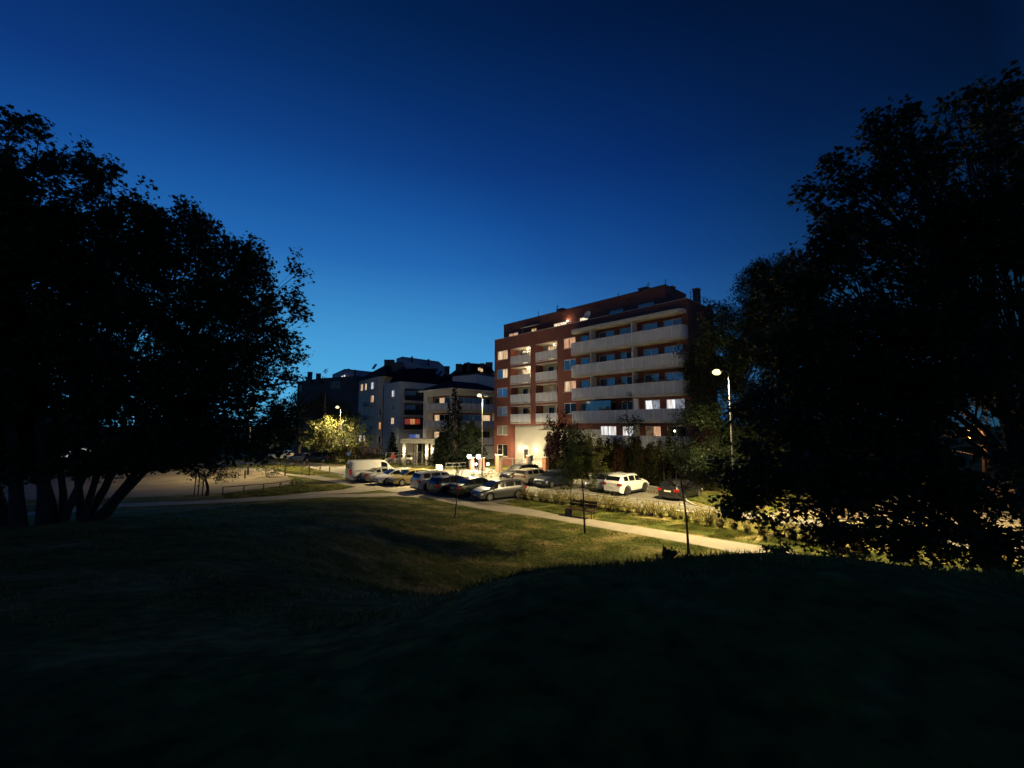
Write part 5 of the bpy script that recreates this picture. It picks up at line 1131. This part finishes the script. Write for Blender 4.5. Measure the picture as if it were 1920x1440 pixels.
def entrance():
    d0=G(753,873)[:2]; y=d0[1]; x0=P(752,873,y)[0]; x1=P(811,873,y)[0]; org=(x0,y,0); fr=Fr((x0,y),(x1,y)); T=P(780,823,y)[2]
    root=empty('entrance_pavilion',org,'cream entrance pavilion with flat canopy and three lit pillars','pavilion')
    mb=MB(); fr.box(mb,-.1,fr.L+.35,-4,.3,T-.62,T); mb.build('canopy','cream',root,origin=org)
    mb=MB(); fr.wall(mb,0,fr.L,0,T-.62,[(.95,2.25,.1,2.95),(2.45,3.6,.1,2.95)],.1,o=-3.0); mb.build('rear_wall','render_warm',root,origin=org)
    window(fr,root,org,.95,2.25,.1,2.95,-3.05,('pane_dim','pane_dark'),frame='frame_brown',name='entrance_door',sill=False)
    window(fr,root,org,2.45,3.6,.1,2.95,-3.05,('pane_dark',),frame='frame_brown',name='entrance_window',sill=False)
    for a in (.35,2.2,3.55,4.35):
        if a==2.2: w=.12
        else: w=.42
        mb=MB(); fr.box(mb,a-w/2,a+w/2,-w-.1,-.1,0,T-.62); pl=mb.build('pillar','cream',root,origin=org)
        if a!=2.2:
            mb=MB(); fr.box(mb,a-.07,a+.07,-.09,.04,1.75,2.05); mb.build('wall_lamp','lamp_cream',pl,origin=org)
            for s_,e in ((1,26),(-1,22)):
                l=light(root,'POINT',(a,-.14,1.9+s_*.38),e,(1,.80,.5),.06)
    f=empty('fence_gate',(*G(760,876)[:2],0),'tall metal mesh gate in front of the entrance pavilion','gate'); g0=G(760,876)[:2]; g1=G(793,876)[:2]; g=Fr(g0,g1); oo=(*g0,0)
    for a,b in ((0,g.L*.5),(g.L*.5,g.L)):
        mb=MB(); g.box(mb,a,a+.05,-.03,.03,.05,2.05); g.box(mb,b-.05,b,-.03,.03,.05,2.05); g.box(mb,a,b,-.03,.03,2.0,2.06); g.box(mb,a,b,-.03,.03,.1,.16); lf=mb.build('gate_leaf','metal_grey',f,origin=oo)
        mb=MB(); n=14
        for j in range(1,n): c=a+(b-a)*j/n; g.box(mb,c-.012,c+.012,-.012,.012,.16,2.0)
        mb.build('mesh','metal_dark',lf,origin=oo)
    h=empty('metal_fence',(*G(722,875)[:2],0),'low metal fence running left from the entrance gate','fence'); g=Fr(G(722,875)[:2],G(759,876)[:2]); oo=(*G(722,875)[:2],0)
    for j in range(4): mb=MB(); c=g.L*j/3.02; g.box(mb,c,c+.05,-.03,.03,0,2.0); mb.build('post','metal_grey',h,origin=oo)
    mb=MB(); g.box(mb,0,g.L,.031,.05,1.9,1.95); mb.build('rail','metal_grey',h,origin=oo)
    mb=MB(); n=int(g.L*9)
    for j in range(n): c=g.L*j/n; g.box(mb,c-.008,c+.008,-.01,.01,.1,1.9)
    mb.build('mesh','metal_dark',h,origin=oo)
entrance()
# driveway barrier
def barrier(label,pix,h,name='barrier_rail',m='galvanised',rails=(1.0,.5),group=None):
    pts=[G(*p)[:2] for p in pix]; org=(*pts[0],0); root=empty(name,org,label,'barrier',group)
    pr=.045 if name!='wire_fence' else .022
    for p in pts:
        mb=MB(); mb.tube([(*p,0),(*p,h)],pr,6); mb.build('post',m,root,origin=org)
    mb=MB()
    for k in range(len(pts)-1):
        for r in rails: mb.tube([(*pts[k],h*r-.03),(*pts[k+1],h*r-.03)],.035 if name!='wire_fence' else .012,6)
    mb.build('rails',m,root,origin=org)
barrier('pale metal barrier beside the driveway in front of the conifers',[(836,881),(848,880.5),(861,880),(873,879.5)],.85)
barrier('wooden post and rail fence along the playground sand',[(417.5,925),(457,922),(494,918.5),(525,915.5),(548,910.5)],.55,'post_rail_fence','wood',(1.0,))
barrier('dark wire fence between hedge and road kerb',[(1020,931.5),(1060,936),(1105,941),(1150,946),(1195,950.5),(1235,955),(1275,959),(1330,965)],.55,'wire_fence','metal_dark',(1.0,))
def bollards():
    g='wooden bollards round the grass triangle'
    names=['first','second','third','fourth','fifth','sixth','seventh','eighth']
    for k,(px,py) in enumerate([(459,897),(534,892),(580,892),(580,879),(600,882),(618,885),(558,874),(570,876)]):
        q=G(px,py); mb=MB(); h=.75 if k>2 else .9; mb.tube([(0,0,0),(0,0,h-.05),(0,0,h)],[.07,.07,.045],8); o=mb.build('bollard','wood',loc=(q[0],q[1],0))
        tag(o,['tall lone post standing on the playground sand','bollard where the sand meets the footpath','bollard beside the post sign at the path edge','middle bollard on the lane side of the grass triangle','bollard right of the middle one by the lane','rightmost bollard by the lane behind the van','leftmost bollard by the lane','second bollard from the left by the lane'][k],'bollard',g)
bollards()
# bench
def bench():
    c0=G(1060,967)[:2]; c1=G(1108,974)[:2]; f=Fr(c0,c1); L=f.L; org=(*c0,0); root=empty('park_bench',org,'wooden park bench with dark red slatted back beside the footpath','bench')
    L=1.9
    mb=MB()
    for o in (-.0,-.12,-.24,-.36): f.box(mb,0,L,o-.10,o,.43,.465)
    mb.build('seat','bench_wood',root,origin=org)
    for k,(z0,z1) in enumerate(((.62,.76),(.82,.96))):
        mb=MB(); mb.hexa([f.pt(.0,-.50-z0*.12,z0),f.pt(L,-.50-z0*.12,z0),f.pt(L,-.54-z0*.12,z0),f.pt(0,-.54-z0*.12,z0),f.pt(0,-.50-z1*.12,z1),f.pt(L,-.50-z1*.12,z1),f.pt(L,-.54-z1*.12,z1),f.pt(0,-.54-z1*.12,z1)]); mb.build('backrest','bench_wood',root,origin=org)
    for a in (.12,L-.12):
        mb=MB(); mb.tube([f.pt(a,-.05,0),f.pt(a,-.05,.42)],.03,8); mb.tube([f.pt(a,-.42,0),f.pt(a,-.46,.42),f.pt(a,-.56,.75),f.pt(a,-.60,.98)],.03,8); mb.tube([f.pt(a,-.05,.40),f.pt(a,-.46,.40)],.028,8); mb.build('leg','metal_dark',root,origin=org)
    mb=MB(); f.box(mb,-.02,.30,-.42,.0,0,.425); mb.build('side_block','render_dark',root,origin=org)  # concrete block coloured dark: the shadow on it is put into the colour
bench()
# signs
def post_sign(label,pix,h,sw,sh,m,name='road_sign',round_=False,face=0):
    q=G(*pix); root=empty(name,(q[0],q[1],0),label,'sign'); mb=MB(); mb.tube([(0,0,0),(0,0,h)],.03,8); mb.build('post','galvanised',root)
    mb=MB()
    if round_: mb.tube([(0,-.035,h-sh/2),(0,-.055,h-sh/2)],sw/2,20)
    else: mb.box(-sw/2,sw/2,-.05,-.035,h-sh,h)
    mb.build('panel',m,root)
post_sign('slim post with small sign at the footpath corner left of the van',(565.5,893),2.5,.14,.3,'metal_grey')
post_sign('round blue sign rising behind the white van roof',(653,874),2.0,.55,.55,'plastic_blue',round_=True)
post_sign('thin short post on the grass near the lane',(618,886),1.1,.1,.2,'metal_grey')
post_sign('small white sign on a post behind the young tree crown',(1107,908),1.15,.28,.4,'frame_white')
# white sacks
def sack(label,pix,w,h,seed):
    rng=np.random.default_rng(seed); q=G(*pix); root=empty('white_sack',(q[0],q[1],0),label,'sack','sacks at the driveway'); mb=MB(); n=12; rings=[]
    prof=[(0,.88),(.15,1.0),(.5,1.05),(.8,1.0),(.95,.9),(1.0,.6)]
    for z,r in prof:
        base=len(mb.v); rings.append(base)
        for k in range(n):
            a=2*math.pi*k/n; sq=1/max(abs(math.cos(a)),abs(math.sin(a)))**.7; mb.v.append((w/2*r*sq*math.cos(a)*rng.uniform(.93,1.05),w/2*r*sq*math.sin(a)*rng.uniform(.93,1.05),h*z+rng.normal()*.02))
    for i in range(len(prof)-1):
        for k in range(n): mb.f.append((rings[i]+k,rings[i]+(k+1)%n,rings[i+1]+(k+1)%n,rings[i+1]+k)); mb.uv.append([(0,0)]*4)
    mb.f.append(tuple(rings[-1]+k for k in range(n))); mb.uv.append([(0,0)]*n); mb.build('bag','white_sack',root,smooth=60)
    mb=MB(); 
    for sx in (-1,1): mb.tube([(sx*w*.3,-w*.3,h*.95),(sx*w*.32,0,h*1.12),(sx*w*.3,w*.3,h*.95)],.02,5)
    mb.build('handles','white_sack',root)
sack('large white building sack at the driveway entrance',(823,885.5),.85,.85,81)
sack('smaller cream sack leaning in front of the large white one',(814,887),.6,.4,82)
# wheel stop
q=G(1216,923)[:2]; q2=G(1238,926.5)[:2]; f=Fr(q,q2); mb=MB(); f.box(mb,0,f.L,-.15,0,.009,.11); ws=mb.build('wheel_stop','metal_dark'); tag(ws,'dark striped wheel stop on the ground between white and black cars','wheel stop')
mb=MB()
for k in range(4): f.box(mb,f.L*(k+.25)/4,f.L*(k+.65)/4,-.152,.002,.02,.113)
mb.build('stripe','paint_yellow',ws)
# person in red by the entrance
def person():
    q=G(737,872); root=bpy.data.meshes.new('person'); 
    V=[(0,0,.95),(0,.0,1.15),(0,0,1.38),(0,0,1.50),(0,-.02,1.62),(.10,0,.90),(.11,.08,.50),(.12,.16,.08),(.12,.06,.04),(-.10,0,.90),(-.12,-.12,.50),(-.13,-.16,.08),(-.13,-.28,.04),(.20,0,1.38),(.26,.04,1.12),(.24,-.12,.92),(-.20,0,1.38),(-.27,-.02,1.12),(-.22,-.2,1.0),(0,-.02,1.72)]
    E_=[(0,1),(1,2),(2,3),(3,4),(4,19),(0,5),(5,6),(6,7),(7,8),(0,9),(9,10),(10,11),(11,12),(2,13),(13,14),(14,15),(2,16),(16,17),(17,18)]
    R_=[.15,.14,.15,.06,.10,.10,.07,.05,.04,.10,.07,.05,.04,.07,.05,.035,.07,.05,.035,.08]
    root.from_pydata(V,E_,[]); o=bpy.data.objects.new('person',root); COL.objects.link(o); o.location=(q[0],q[1],0)
    md=o.modifiers.new('skin','SKIN'); 
    for i,r in enumerate(R_): root.skin_vertices[0].data[i].radius=(r,r*.8)
    root.skin_vertices[0].data[0].use_root=True
    sb=o.modifiers.new('sub','SUBSURF'); sb.levels=1; sb.render_levels=1
    root.materials.append(MAT['dark_cloth'])
    tag(o,'person in a red jacket and dark trousers walking by the entrance fence','person')
    j=bpy.data.meshes.new('jacket'); mb=MB(); mb.tube([(0,0,.88),(0,0,1.15),(0,0,1.42),(0,0,1.50)],[.18,.17,.19,.09],12); 
    for s in (1,-1): mb.tube([(s*.19,0,1.40),(s*.28,.02*s,1.12),(s*.25,-.15,.95)],[.075,.06,.05],8)
    jk=mb.build('jacket','red_cloth',o); mb=MB(); mb.ball((0,-.03,1.66),.105,10,8,(.85,.95,1.15)); mb.build('head','skin',o); mb=MB(); mb.ball((0,.0,1.70),.11,10,8,(.9,.95,1.0)); mb.build('hair','dark_cloth',o)
person()
